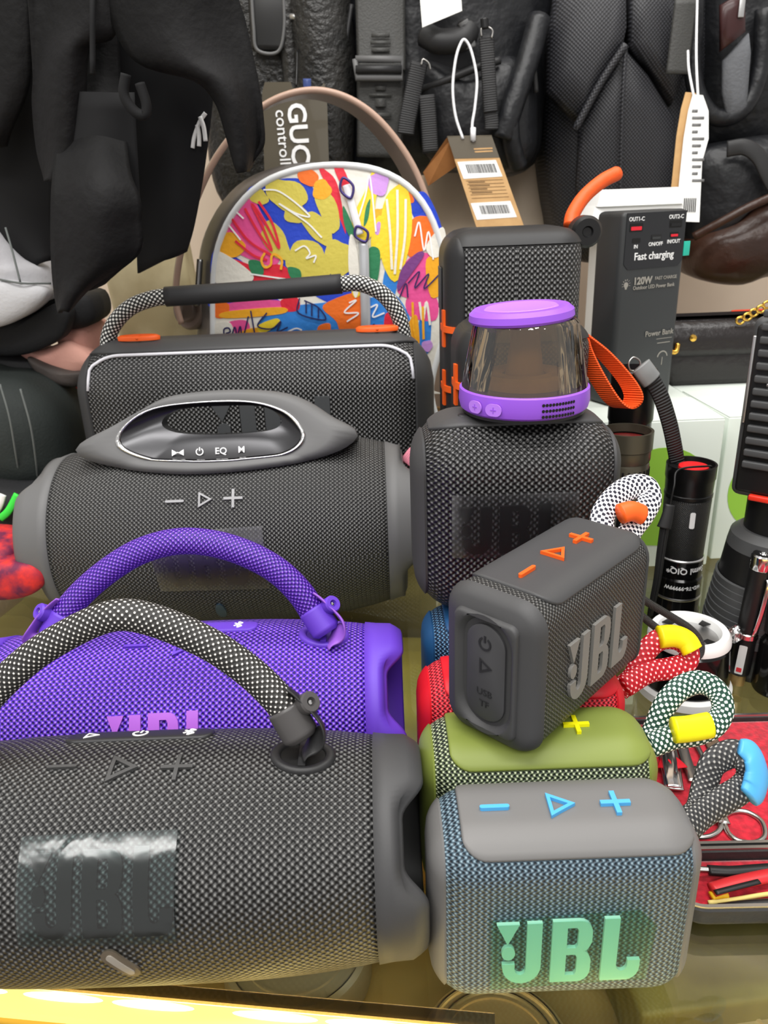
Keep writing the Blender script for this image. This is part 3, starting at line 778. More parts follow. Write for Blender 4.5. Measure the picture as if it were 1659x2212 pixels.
# ================================================================== SMALL SPEAKERS IN A ROW (front to back)
GRB = pm('rubber_mid_grey', (112, 111, 110), .5, bump=(900, .1, .0002))
SKY = pm('rubber_sky_blue', (82, 172, 232), .4)
FILM_T = thin_clear('film_teal', (192, 234, 220), .2, .3, (60, .2, .0006), .02)
DIM = (.099, .044, .079)
t_blue, B = small_speaker('cube_speaker', 'blue grey mesh cube speaker with sky blue buttons, nearest the camera', (.0613, .2225, 0), 0, DIM, F_BLU, GRB, SKY, pm('logo_mint', (214, 238, 224), .4), .053, FILM_T, logo_z=-.0065, lx=-.001)
S_GRY = weave('strap_grey', (36, 36, 37), (62, 62, 63), (168, 166, 160), .0026, .0026, .6, .0004, .6, (.4, .7, .88))
strap_loop(t_blue, [A(1478, 1780, .232), A(1508, 1752, .238), A(1522, 1700, .245), A(1540, 1650, .25), A(1580, 1628, .252), A(1608, 1640, .25), A(1618, 1676, .248), A(1600, 1705, .244), A(1560, 1730, .24), A(1520, 1756, .236), A(1488, 1786, .230)], S_GRY, .0058, None, None, up=(.2, -.8, .6))
bake(tube('strap_clip', [A(1598, 1612, .251), A(1622, 1628, .25), A(1634, 1665, .247), A(1630, 1700, .243), A(1618, 1722, .240)], .0050, SKY, None, 14, ry=.0022, up=(.6, -.6, .5), rf=lambda q: .55+.9*math.sin(pi*min(1, q*.75+.05))), t_blue)
GNR = pm('rubber_olive', (124, 137, 62), .5)
YEL = pm('rubber_yellow', (244, 238, 10), .45)
t_grn, B = small_speaker('cube_speaker', 'olive green cube speaker with a yellow plus button', (.0612, .2685, 0), 0, DIM, F_GRN, GNR, YEL, LOGO_D, .05, lx=-.004, plus_only=True)
S_GRN = weave('strap_green_white', (14, 58, 46), (30, 84, 66), (240, 244, 236), .0030, .0030, .5, .0004, .6, (.35, .55, .66))
strap_loop(t_grn, [A(1392, 1622, .282), A(1412, 1580, .287), A(1436, 1525, .292), A(1470, 1487, .297), A(1512, 1474, .30), A(1548, 1492, .298), A(1562, 1530, .293), A(1545, 1565, .288), A(1505, 1584, .284), A(1455, 1592, .282), A(1405, 1610, .278)], S_GRN, .0056, None, None, up=(.1, -.8, .6))
bake(tube('strap_clip', [A(1455, 1577, .280), A(1490, 1574, .2815), A(1534, 1566, .284)], .0058, YEL, None, 14, ry=.0036, up=(.1, -.8, .6)), t_grn)
RDR = pm('rubber_red', (212, 22, 38), .5)
t_red, B = small_speaker('cube_speaker', 'red cube speaker between the olive and navy speakers', (.0622, .3145, 0), 0, (.0975, .044, .079), F_RED, RDR, YEL, LOGO_D, .05, buttons=False)
S_RED = weave('strap_red_white', (176, 0, 24), (222, 10, 44), (255, 226, 226), .0034, .0034, .5, .0004, .6, (.4, .74, .9))
YE2 = pm('rubber_warm_yellow', (250, 224, 6), .45)
strap_loop(t_red, [A(1338, 1490, .325), A(1368, 1462, .330), A(1392, 1412, .336), A(1424, 1382, .340), A(1462, 1382, .342), A(1488, 1404, .340), A(1482, 1432, .336), A(1445, 1444, .333), A(1400, 1452, .330), A(1350, 1482, .322)], S_RED, .0056, None, None, up=(.1, -.8, .6))
bake(tube('strap_clip', [A(1424, 1376, .338), A(1456, 1374, .340), A(1482, 1384, .339), A(1496, 1406, .336)], .0058, YE2, None, 14, ry=.0036, up=(.1, -.8, .6)), t_red)
t_nav, B = small_speaker('cube_speaker', 'navy blue cube speaker under the black speaker', (.0680, .3700, 0), 0, (.098, .044, .079), F_NAV, pm('rubber_navy', (30, 78, 124), .5), SKY, LOGO_D, .05, buttons=False)
# --- charcoal one lying askew on top of the olive and red ones
t_top, B = small_speaker('cube_speaker', 'charcoal cube speaker with orange buttons set askew on the olive one', (.0715, .2935, .0803), 46, (.094, .045, .0675), F_BLK2, RUB, ORANGE, LOGO_G, .051, recess=True, logo_z=-.003)
S_BW = weave('strap_black_white', (20, 20, 40), (40, 40, 60), (248, 248, 250), .0030, .0030, .5, .0004, .6, (.3, .42, .52))
strap_loop(t_top, [A(1300, 1150, .335), A(1304, 1110, .342), A(1332, 1072, .350), A(1366, 1052, .356), A(1396, 1054, .358), A(1404, 1078, .354), A(1390, 1108, .348), A(1366, 1140, .342), A(1350, 1170, .335)], S_BW, .0062, None, None, up=(.1, -.9, .4))
bake(tube('strap_clip', [A(1340, 1110, .338), A(1365, 1104, .340), A(1388, 1112, .341)], .0050, ORANGE, None, 14, ry=.004, up=(.1, -.8, .6)), t_top)
# --- black cube standing on the navy one
W, D, Hh = .106, .066, .107
loc = Vector((.0690, .387, .0793)); B = RB(W/2, D/2, Hh/2, .026, .0255)
t = thing('cube_speaker', 'big black mesh cube speaker carrying the violet lantern', 'speaker', loc, (0, 0, 0), 'black speakers on the right')
B.body('fabric_body', F_BLK3, t, 112)
patch('top_plate', B.f, -W/2+.0085, W/2-.0085, B.t0-.011, B.t1+.012, .0012, .014, RUB, t)
gr = patch('top_groove', B.f, -.030, .030, B.tt-.010, B.tt-.004, .0016, .003, RUB_D, t, 12, 4)
B.endcap('side_cap', -1, .006, RUB, t, .0012); B.endcap('side_cap', 1, .006, RUB, t, .0012)
flat('top_mark', move(plus(.007), -.004, -B.hy*.62), T(0, 0, Hh+.0011), RUB_D, t, .0005); flat('top_mark', move(play(.007), .014, -B.hy*.62), T(0, 0, Hh+.0011), RUB_D, t, .0005)
lz = A(1112, 1130, .354).z-loc.z-B.hz; lx = A(1112, 1130, .354).x-loc.x
logo_on(logo(.0555, lx-.001, lz-.003, 1.1), B.f, .0015, pm('logo_ink', (10, 12, 18), .35), t, .0016, .006)
decal('protective_film', [[[(lx-.031, lz-.0175), (lx+.032, lz-.0165), (lx+.031, lz+.0165), (lx-.031, lz+.0165)]]], B.f, .0021, FILM, t, .0002, .006)
# --- violet lantern speaker
base = Vector((.0735, .385, loc.z+Hh+.0018))
t = thing('lantern_speaker', 'violet lantern speaker with smoky clear dome standing on the black cube', 'speaker', base)
LV = pm('plastic_violet', (152, 88, 222), .4); LVL = pm('plastic_violet_light', (184, 124, 240), .35)
lathe('base_pad', [(.029, 0), (.031, .0005), (.031, .002)], BLK, t, 48)
bs = lathe('base', [(.0305, .0015), (.0322, .003), (.0330, .0065), (.0326, .0125), (.0318, .0132), (.027, .0130)], LV, t, 64)
def on_base(a, z):
    r = .0330
    return Matrix.Translation((r*math.sin(a), -r*math.cos(a), z)) @ Matrix.Rotation(a, 4, 'Z') @ Matrix.Rotation(pi/2, 4, 'X')
hm = bpy.data.meshes.new('grille_hole')
V = []; F = []
for i in range(11):
    for j in range(3):
        M = on_base(.10+.0375*i*1.35, .0042+.0028*j); b = len(V)
        V += [M @ Vector((.0008*math.cos(k*pi/4), .0008*math.sin(k*pi/4), .0002)) for k in range(8)]; F.append(tuple(range(b, b+8)))
o = mk('grille_holes', V, F, DARK, bs, False); o['kind'] = 'stuff'
for a in (-.62, -.95):
    M = on_base(a, .007); flat('button', [[rrect(.0085, .006, .0029, 4)]], M, LVL, bs, .0007); flat('button_mark', plus(.003), M @ T(0, 0, .0007), LV, bs, .0002)
smoke = thin_clear('dome_smoke', (214, 200, 176), 1.1, .04, (55, .8, .004, .06), .06)
lathe('dome', [(.0316, .013), (.0300, .022), (.0272, .036), (.0258, .044), (.0240, .046), (.0225, .046), (.0240, .0435), (.0253, .036), (.0280, .022), (.0296, .0132)], smoke, t, 64, cap=False)
tan = pm('inner_tan', (236, 214, 166), .4, noise=(60, (216, 192, 142)))
lathe('inner_ring', [(.0225, .0132), (.0225, .018), (.020, .0196), (.0125, .0196), (.011, .0185), (.011, .0150), (0, .0150)], tan, t, 48)
lathe('inner_core', [(.0105, .0152), (.0092, .020), (.0085, .027), (.0075, .032), (.0070, .043)], pm('inner_brown', (196, 172, 124), .35), t, 32)
lid = lathe('lid', [(.0215, .0455), (.0248, .0452), (.0258, .0465), (.0254, .0495), (.0232, .0515), (.0195, .0517), (.0178, .0508), (.010, .0504), (0, .0503)], LV, t, 64)
lathe('lid_dial', [(.0185, .0506), (.0172, .0517), (.010, .0512), (0, .0510)], LVL, lid, 48)
lid.rotation_euler = (0, math.radians(-3), 0)
# --- two black speakers standing on end
def upright(label, cx, y0, w, d, h, btnz, meshmat):
    t = thing('upright_speaker', label, 'speaker', (cx, y0+d/2, 0), (0, 0, 0), 'black speakers on the right')
    B = RB(h/2, d/2, w/2, .018, .017)
    Rm = Matrix.Translation((0, 0, h/2)) @ Matrix.Rotation(-pi/2, 4, 'Y') @ Matrix.Translation((0, 0, -w/2))
    ps = [B.body('fabric_body', meshmat, t, 96)]
    ps.append(patch('button_plate', B.f, -h/2+.004, h/2-.004, B.t0-.022, B.t1+.014, .0016, .012, RUB_D, t))
    ps.append(B.endcap('side_cap', 1, .010, RUB_D, t, .0014)); ps.append(B.endcap('side_cap', -1, .010, RUB_D, t, .0014))
    for z in btnz: ps.append(decal('plus_button', move(plus(.026), z-h/2, B.t0-.003, 1.0), B.f, .0032, ORANGE, t, .002, .004))
    for p in ps: p.data.transform(Rm)
    return t, B
t_up, B = upright('tall black upright speaker with orange plus mark behind the violet lantern', .0975, .548, .095, .075, .268, (.203, .160), F_RR)
bake(rbox('port_cover', (.0012, .02, .03), .0005, RUB, None, (.0475, .585, .229)), t_up)
orp = [A(1232, 488, .60), A(1238, 462, .605), A(1262, 425, .612), A(1300, 392, .618), A(1338, 372, .622)]
bake(tube('carry_cord', orp, .0052, pm('cord_orange', (240, 92, 30), .5, bump=(300, .3, .001)), None, 14, rf=lambda q: .8 if q > .98 else 1), t_up)
M = Matrix.Translation(A(1263, 500, .585)) @ Matrix.Rotation(pi/2, 4, 'X')
bake(lathe('cord_knob', [(.011, -.006), (.011, .006), (.009, .009), (.004, .009), (.003, .007), (0, .007)], BLK, None, 28, M), t_up)
t_u2, B = upright('shorter black upright speaker with orange plus mark and orange loop', .0915, .468, .082, .066, .2165, (.180,), F_BLK)
web = ribbed('webbing_orange', (242, 84, 18), .0016, 1, .6, .0005, coord='UV')
lp = [A(1253, 724, .50), A(1300, 762, .49), A(1345, 812, .478), A(1366, 846, .47), A(1366, 868, .468), A(1346, 880, .468), A(1320, 862, .471), A(1288, 812, .478), A(1264, 764, .488), A(1254, 732, .499)]
bake(ribbon('orange_loop', lp, (-.0035, .0068, -.0012), .0006, web), t_u2)
# ================================================================== GOODS ON THE RIGHT
def frame_on(p, ax, ay):
    ax = Vector(ax).normalized(); ay = (Vector(ay)-ax*Vector(ay).dot(ax)).normalized(); n = ax.cross(ay)
    return Matrix(((ax.x, ay.x, n.x, p[0]), (ax.y, ay.y, n.y, p[1]), (ax.z, ay.z, n.z, p[2]), (0, 0, 0, 1)))
# white cartons
pr = A(1568, 905, .572); BT = pr.z
CART = pm('carton_white', (226, 234, 226), .5); CARG = pm('carton_green', (150, 202, 66), .5)
t = thing('carton', 'white carton with a big green dot under the power bank', 'box', (pr.x-.06, .572+.07, 0), group='white cartons')
rbox('carton_body', (.12, .14, BT), .0012, CART, t, (0, 0, BT/2))
g = A(1425, 1075, .572); gx, gz = g.x-pr.x+.06, g.z
flat('green_dot', [[arc(gx, gz, .042, 0, 350, 40)]], Matrix.Translation((0, -.0702, 0)) @ FRONT, CARG, t, .0003)
flat('lid_flap', [[[(-.0595, -.0695), (.0595, -.0695), (.0595, .0), (-.0595, .0)]]], T(0, 0, BT), CART, t, .0006)
t = thing('carton', 'white carton beside the ribbed searchlight, under the black handbag', 'box', (pr.x+.0595, .572+.082, 0), (0, 0, .04), group='white cartons')
rbox('carton_body', (.11, .14, BT-.002), .0012, CART, t, (0, 0, (BT-.002)/2))
flat('lid_flap', [[[(-.0545, -.0695), (.0545, -.0695), (.0545, .02), (-.0545, .02)]]], T(0, 0, BT-.002), CART, t, .0006)
flat('green_dot', [[arc(-.012, .06, .036, 0, 350, 40)]], Matrix.Translation((0, -.0702, 0)) @ FRONT, CARG, t, .0003)
# power bank
PBM = pm('power_bank_grey', (52, 54, 55), .45); PBG = pm('power_bank_panel', (34, 35, 38), .25)
pb = Z(1400, 872, BT+.001); pw, pd, ph = .0665, .031, .1505
t = thing('power_bank', 'dark grey upright power bank with charging ports on a white carton', 'power bank', (pb.x-.0105, pb.y+.022, BT+.0008), (0, 0, math.radians(25)))
bd = rbox('body', (pw, pd, ph), .0045, PBM, t, (0, 0, ph/2), seg=4)
Fm = Matrix.Translation((0, -pd/2, 0)) @ FRONT
pan = flat('port_panel', [[[(-.030, .112), (-.026, .108), (.026, .108), (.030, .112), (.030, .149), (-.030, .149)]]], Fm, PBG, t, .0005)
def port(x, z, w_, h_, m, inner=DARK):
    a = flat('port', [[rrect(w_, h_, .0007, 3, (x, z))]], Fm @ T(0, 0, .0005), inner, pan, .0002)
    if m: flat('port_tongue', [[rrect(w_*.8, h_*.45, .0003, 2, (x, z-h_*.1))]], Fm @ T(0, 0, .0007), m, pan, .0003)
RDP = pm('port_red', (226, 30, 50), .4)
port(-.0205, .1385, .013, .006, RDP); port(.0195, .1395, .013, .0055, BLKG); port(-.0195, .129, .008, .0035, None); port(.0005, .1305, .0105, .004, PBM, BLK); port(.019, .1315, .009, .004, RDP)
def pbt(s, size, x, z, m=INK_W, al='CENTER', bold=.00005, par=None): return txt('lettering', s, size, m, par or t, (x, -pd/2-.0006, z), (pi/2, 0, 0), al, .0001, bold)
pbt('OUT1-C', .0042, -.0205, .1445); pbt('OUT2-C', .0042, .0195, .1447); pbt('IN', .004, -.0195, .1245); pbt('ON/OFF', .004, .0005, .1255); pbt('IN/OUT', .004, .019, .1265)
pbt('Fast charging', .0078, 0, .1170, bold=.00012)
pbt('120W', .0075, -.019, .0985, INK_G, 'LEFT', .0003); pbt('FAST CHARGE', .0036, .003, .0995, INK_G, 'LEFT'); pbt('Outdoor LED Power Bank', .0040, -.019, .0935, INK_G, 'LEFT')
pbt('Power Bank', .0062, .0285, .056, INK_G, 'RIGHT'); flat('print_rule', [bar(.017, .0004)], Fm @ T(.0195, .051, 0), INK_G, t, .0002)
flat('print_rule', [bar(.014, .0006)], Fm @ T(.0195, .0475, 0), INK_G, t, .0002)
flat('bulb_mark', [[arc(-.0258, .0965, .0022, -60, 240, 12)+[(-.0267, .0932), (-.0249, .0932)]]]+[[[(-.0258+math.cos(a)*.0030-.0002*math.sin(a), .0965+math.sin(a)*.0030), (-.0258+math.cos(a)*.0042-.0002*math.sin(a), .0965+math.sin(a)*.0042), (-.0258+math.cos(a)*.0042+.0003*math.sin(a)+.0003, .0965+math.sin(a)*.0042+.0003), (-.0258+math.cos(a)*.0030+.0003, .0965+math.sin(a)*.0030+.0003)]] for a in [k*pi/6-.2 for k in range(8)]], Fm, INK_G, t, .0002)
flat('umbrella_mark', [[arc(.0195, .0350, .0058, 10, 170, 10)+arc(.0195, .0350, .0048, 170, 10, 10)], [[(.0193, .0355), (.0199, .0355), (.0197, .029), (.0191, .029)]]], Fm, INK_G, t, .0002)
rbox('tape_tab', (.0065, .0012, .011), .0003, pm('tape_teal', (40, 184, 160), .4), t, (pw/2+.0005, -pd/2-.0002, .1205))
# white carton stack behind it
wt = A(1372, 420, .74)
t = thing('white_carton', 'tall white carton with two flared lids behind the power bank', 'box', (wt.x+.004, .775, 0), (0, 0, .1))
zt = A(1370, 402, .74).z
rbox('carton_body', (.050, .05, zt-.02), .002, WHITE, t, (0, 0, (zt-.02)/2))
for k, (w_, z_) in enumerate(((.090, zt-.022), (.080, zt-.008))):
    loft('lid', [[(x*w_*s, y*.066*s, z_+dz) for x, y in rrect(1, 1, .06, 3)] for s, dz in ((1.02, -.008), (1.0, -.006), (.93, .004), (.91, .006))], WHITE, t, cap0=True, cap1=True, sh=30)

# flashlights
KN = weave('knurl', (10, 10, 10), (26, 26, 26), (60, 60, 60), .0013, .0013, .8, .0004, .4)
BM = pm('flashlight_black', (24, 24, 25), .32, .3); BMG = pm('flashlight_gloss', (14, 14, 14), .14)
RIM = pm('rim_brown', (84, 80, 68), .35, .6); REDL = pm('lens_red', (232, 36, 40), .3)
def std(p): return Vector((p.x, p.y, 0))
# 1 nearest one, standing head down, red tail
fb = Z(1477, 1352); r = .0158; h = A(1487, 1003, fb.y+.008).z
t = thing('flashlight', 'knurled black flashlight standing head down with a red tail button', 'flashlight', (fb.x-.004, fb.y+.010, 0), group='flashlights by the cartons')
lathe('head', [(r*1.05, 0), (r*1.05, .012), (r*1.0, .014), (r*1.0, .0375), (r*.93, .039)], BMG, t)
lathe('ring', [(r*1.01, .0225), (r*1.03, .0232), (r*1.03, .0238), (r*1.01, .0245)], SATIN, t, cap=False)
lathe('collar', [(r*.93, .039), (r*.96, .0395), (r*.96, .052), (r*.91, .0535)], BMG, t)
lathe('ring', [(r*.93, .0515), (r*.98, .052), (r*.98, .0528), (r*.93, .0535)], SATIN, t, cap=False)
lathe('knurled_body', [(r*.9, .0535), (r*.92, .0545), (r*.98, h-.024), (r*.96, h-.023), (r*.9, h-.0225)], KN, t)
lathe('tail_cap', [(r*.94, h-.0225), (r*1.0, h-.022), (r*1.0, h-.020), (r*.96, h-.0195), (r*.98, h-.018), (r*1.0, h-.010), (r*1.03, h-.009), (r*1.03, h), (r*.94, h), (r*.9, h-.003), (0, h-.003)], BM, t)
lathe('tail_button', [(r*.62, h-.003), (r*.6, h-.0015), (0, h-.001)], REDL, t, M=T(.001, -.001, 0))
def ring_word(s, size, rr, z, a0, mat, parent, nm='lettering', flip=True):
    c = txt(nm, s, size, mat, parent, (0, 0, 0), (0, 0, 0), bold=.0001, ext=.0001)
    for v in c.data.vertices:
        x, y, q = v.co; 
        if flip: x, y = -x, -y
        a = a0+x/rr; v.co = ((rr+q)*math.sin(a), -(rr+q)*math.cos(a), z+y)
    return c
ring_word('Swml QIQ*', .0062, r*.965, .0325+.0135, -.0, INK_W, t); ring_word('WD-T6-99999W', .0038, r*1.002, .033, -.1, INK_W, t)
ring_word('OUT', .0045, r*1.055, .008, .62, INK_W, t)
M = Matrix.Rotation(.18, 4, 'Z') @ Matrix.Translation((0, -r*1.05, .008)) @ Matrix.Rotation(pi/2, 4, 'X'); lathe('dot_button', [(.0024, -.0003), (.0024, .0004), (0, .0006)], INK_W, t, 18, M)
M = Matrix.Rotation(-.1, 4, 'Z') @ Matrix.Translation((0, -r*.955, .084)) @ Matrix.Rotation(pi/2, 4, 'X'); flat('badge', [[rrect(.0034, .0115, .001, 3)]], M, INK_W, t, .0006)
cp = Vector((fb.x-.004, fb.y+.010, 0))
bake(tube('cord', [cp+Vector((.012, -.004, h-.002)), cp+Vector((.006, -.010, h+.001)), A(1466, 1015, fb.y-.004), A(1456, 1050, fb.y-.012), A(1446, 1095, fb.y-.014)], .0007, BLK, None, 8), t)
bake(tube('cord_clamp', [A(1447, 1090, fb.y-.014), A(1440, 1120, fb.y-.016), A(1434, 1140, fb.y-.017)], .0048, RUB_D, None, 10, ry=.0026, up=(0, -1, .2), rf=lambda q: .7+.3*q), t)
bake(tube('lanyard', [A(1436, 1138, fb.y-.016), A(1428, 1190, fb.y-.018), A(1420, 1250, fb.y-.020), A(1408, 1310, fb.y-.020), A(1404, 1330, fb.y-.018)], .0036, ribbed('webbing_black', (28, 28, 29), .0016, 0, .6, .0004, coord='UV'), None, 10, ry=.0014, up=(.2, -1, .2), rf=lambda q: 1-.35*q), t)
# 2 behind: ring lens one
f2 = Vector((A(1358, 1000, .455).x, .462, 0)); h2 = A(1362, 935, .455).z; r2 = .0148
t = thing('flashlight', 'bronze rimmed black flashlight just right of the black cube speaker', 'flashlight', f2, group='flashlights by the cartons')
lathe('body', [(r2*.75, 0), (r2*.75, h2*.42), (r2*.8, h2*.44), (r2*.8, h2*.6), (r2*.9, h2*.64), (r2*.9, h2*.7)], BM, t)
for k in range(9): lathe('cooling_fin', [(r2*.76, h2*.12+.0045*k), (r2*.92, h2*.12+.0045*k+.0006), (r2*.92, h2*.12+.0045*k+.0022), (r2*.76, h2*.12+.0045*k+.0028)], BLK, t, 28, cap=False)
lathe('grip_ring', [(r2*.9, h2*.7), (r2*1.0, h2*.71), (r2*1.0, h2*.86), (r2*.96, h2*.87)], RIM, t)
for k in range(26):
    a = 2*pi*k/26; rbox('flute', (.0012, .001, h2*.12), 0, BM, t, (r2*1.0*math.cos(a), r2*1.0*math.sin(a), h2*.785), (0, 0, a+pi/2))
lathe('bezel', [(r2*.98, h2*.87), (r2*1.02, h2*.88), (r2*1.02, h2*.92), (r2*1.07, h2*.925), (r2*1.07, h2), (r2*.96, h2), (r2*.92, h2-.005)], RIM, t, cap=False)
lathe('lens', [(r2*.93, h2-.006), (r2*.5, h2-.0055), (0, h2-.0055)], pm('lens_dark_red', (110, 34, 34), .15), t)
# 3 tall glossy one against the power bank, with lanyard
f3 = Vector((A(1370, 900, .50).x, .508, 0)); h3 = A(1370, 800, .50).z; r3 = .0150
t = thing('flashlight', 'tall glossy black flashlight with a grey lanyard clip in front of the power bank', 'flashlight', f3, group='flashlights by the cartons')
lathe('body', [(r3*.9, 0), (r3*.9, h3*.3), (r3*.84, h3*.31), (r3*.84, h3*.7), (r3*.95, h3*.72), (r3*.95, h3*.8)], BMG, t)
for z_ in (.34, .48, .60): lathe('ring', [(r3*.85, h3*z_), (r3*.88, h3*z_+.0004), (r3*.88, h3*z_+.0010), (r3*.85, h3*z_+.0014)], SATIN, t, cap=False)
lathe('head', [(r3*.95, h3*.8), (r3, h3*.81), (r3, h3-.001), (r3*.9, h3), (r3*.86, h3-.006), (0, h3-.006)], BM, t)
lathe('lens', [(r3*.8, h3-.0055), (0, h3-.005)], pm('lens_ruby', (120, 16, 24), .1), t)
bake(tube('split_ring', [A(1362, 800, .492), A(1358, 785, .492), A(1368, 772, .493), A(1382, 780, .493), A(1380, 798, .492)], .0006, STEEL, None, 8, closed=True), t)
bake(tube('lanyard_clip', [A(1384, 790, .487), A(1396, 806, .486), A(1408, 822, .486)], .0068, pm('clip_grey', (128, 130, 130), .5), None, 12, ry=.0034, up=(0, -1, .3)), t)
bake(tube('lanyard', [A(1408, 820, .486), A(1428, 858, .487), A(1445, 910, .49), A(1456, 960, .494), A(1462, 1000, .498), A(1464, 1060, .502)], .0052, ribbed('webbing_dark', (40, 40, 41), .0022, 1, .6, .0006, coord='UV'), None, 10, ry=.0010, up=(-.1, -1, .2)), t)
# white ringed black lamp
lb = Z(1468, 1488); rl = .0278
t = thing('puck_lamp', 'glossy black puck lamp with white ring top and white foot', 'lamp', (lb.x+.002, lb.y+.001, 0))
lathe('foot', [(rl*.98, 0), (rl*1.02, .001), (rl*1.02, .006), (rl*.96, .008), (rl*.9, .008)], WHITE, t, 56)
lathe('body', [(rl*.93, .008), (rl*.95, .010), (rl*.86, .034), (rl*.80, .036)], BMG, t, 56)
lathe('top_ring', [(rl*.80, .036), (rl*.87, .0365), (rl*.86, .040), (rl*.80, .0425), (rl*.66, .0425), (rl*.62, .040), (rl*.60, .037)], WHITE, t, 56, cap=False)
lathe('reflector', [(rl*.62, .038), (rl*.4, .0365), (rl*.2, .037), (0, .0375)], SATIN, t, 40)
for a in (.6, 2.2, 3.7, 5.2):
    M = Matrix.Rotation(a, 4, 'Z'); flat('top_mark', [[[(rl*.42, -.0018), (rl*.62, -.0030), (rl*.62, .0030), (rl*.42, .0018)]]], M @ T(0, 0, .0405), BLK, t, .0005)
rbox('switch', (.009, .0016, .005), .0006, pm('switch_green', (90, 190, 40), .4), t, (-.012, -rl*.86, .014), (0, 0, -.42))
# cord loop of the navy speaker
bake(tube('wrist_cord', [A(1372, 1282, .378), A(1400, 1302, .380), A(1450, 1332, .382), A(1490, 1358, .383), A(1512, 1386, .382), A(1512, 1412, .380), A(1496, 1420, .378), A(1470, 1402, .377), A(1430, 1366, .376), A(1400, 1342, .376), A(1372, 1318, .376)], .0022, weave('cord_dark', (20, 20, 20), (44, 44, 42), (80, 78, 74), .0012, .0012), None, 12), t_nav)
# big ribbed searchlight
sb = Z(1622, 1440); SX, SY = sb.x+.002, sb.y+.014
t = thing('searchlight', 'big black searchlight with ribbed side grip and red switch at right edge', 'flashlight', (SX+.004, SY, 0), (0, 0, math.radians(-40)))
hz = A(1620, 695, SY-.02).z; z1 = A(1590, 1090, SY-.02).z; z2 = A(1590, 1168, SY-.02).z
GRM = pm('searchlight_grey', (72, 73, 74), .42)
rbox('housing', (.052, .046, hz-z1), .005, GRM, t, (.004, 0, (hz+z1)/2), (0, 0, 0), 4)
gp_ = rbox('grip_panel', (.034, .006, (hz-z1)*.93), .0025, BLK, t, (-.002, -.0225, (hz+z1)/2))
for k in range(13): rbox('rib', (.028, .004, .0042), .001, GRM, gp_, (0, -.0037, z1+.022+.0072*k-(hz+z1)/2))
rbox('grip_window', (.020, .003, .030), .001, GRM, gp_, (.003, -.0033, hz-.026-(hz+z1)/2)); rbox('grip_window_bar', (.020, .002, .0016), .0004, SATIN, gp_, (.003, -.0047, hz-.036-(hz+z1)/2))
rbox('switch', (.012, .004, .0035), .001, pm('switch_red', (225, 50, 30), .4), t, (-.004, -.0255, z1+.002))
rbox('latch_rail', (.002, .004, .05), .0006, SATIN, t, (-.0195, -.0225, hz-.035))
lathe('neck', [(.020, z2-.002), (.020, z1+.004)], BLK, t, 40, M=T(.004, 0, 0))
lathe('shoulder', [(.0285, z2-.012), (.027, z2-.004), (.022, z2)], GRM, t, 40, M=T(.004, 0, 0))
lathe('head', [(.034, 0), (.036, .004), (.036, .02), (.0285, z2-.012)], BLK, t, 48, M=T(.004, 0, 0))
nz = 8
for k in range(nz):
    z = .024+(z2-.038-.024)*k/(nz-1); rr = .036+(.0285-.036)*(z-.02)/(z2-.032)
    lathe('cooling_rib', [(rr*.99, z), (rr*1.035, z+.0006), (rr*1.035, z+.0058), (rr*.99, z+.0064)], GRM, t, 40, M=T(.004, 0, 0), cap=False)
# pen torch with clip
pb_ = Z(1597, 1482); hp = A(1610, 1204, pb_.y).z
t = thing('pen_torch', 'slim black pen torch with chrome top and chrome clip', 'flashlight', (pb_.x, pb_.y+.004, 0), (math.radians(0), math.radians(2.5), 0))
lathe('tip', [(.0046, 0), (.0046, .008)], pm('tip_brass', (190, 160, 110), .3, .8), t, 24)
lathe('body', [(.0058, .008), (.0062, .009), (.0062, hp-.0095)], BLK, t, 28)
lathe('top_cap', [(.0063, hp-.0095), (.0066, hp-.009), (.0066, hp-.001), (.0058, hp), (.0025, hp), (.002, hp-.001), (0, hp-.001)], CHROME, t, 28)
tube('clip', [(.0022, -.0066, hp-.014), (.0022, -.0084, hp-.017), (.0018, -.0082, hp-.035), (.0010, -.0072, hp-.048), (.0006, -.0066, hp-.052)], .0016, CHROME, t, 10, ry=.0007, up=(0, -1, 0))
lathe('clip_ring', [(.0062, hp-.056), (.0068, hp-.0555), (.0068, hp-.0525), (.0062, hp-.052)], CHROME, t, 28, cap=False)
CLR = thin_clear('gem_clear', (235, 235, 235), .9, .05, (200, 1, .002), .25)
lathe('crystal_bead', [(.001, hp-.0585), (.0042, hp-.055), (.0042, hp-.050), (.001, hp-.0465)], CLR, t, 9, M=T(-.0085, -.003, 0))
flat('sticker', [[rrect(.0046, .020, .0006, 2)]], Matrix.Rotation(-.55, 4, 'Z') @ Matrix.Translation((0, -.0063, .020)) @ FRONT, pm('sticker_silver', (206, 208, 206), .4), t, .0002)
flat('sticker_print', [[rrect(.003, .003, .0004, 2)]], Matrix.Rotation(-.55, 4, 'Z') @ Matrix.Translation((0, -.0065, .013)) @ FRONT, pm('sticker_red', (200, 40, 50), .4), t, .0002)
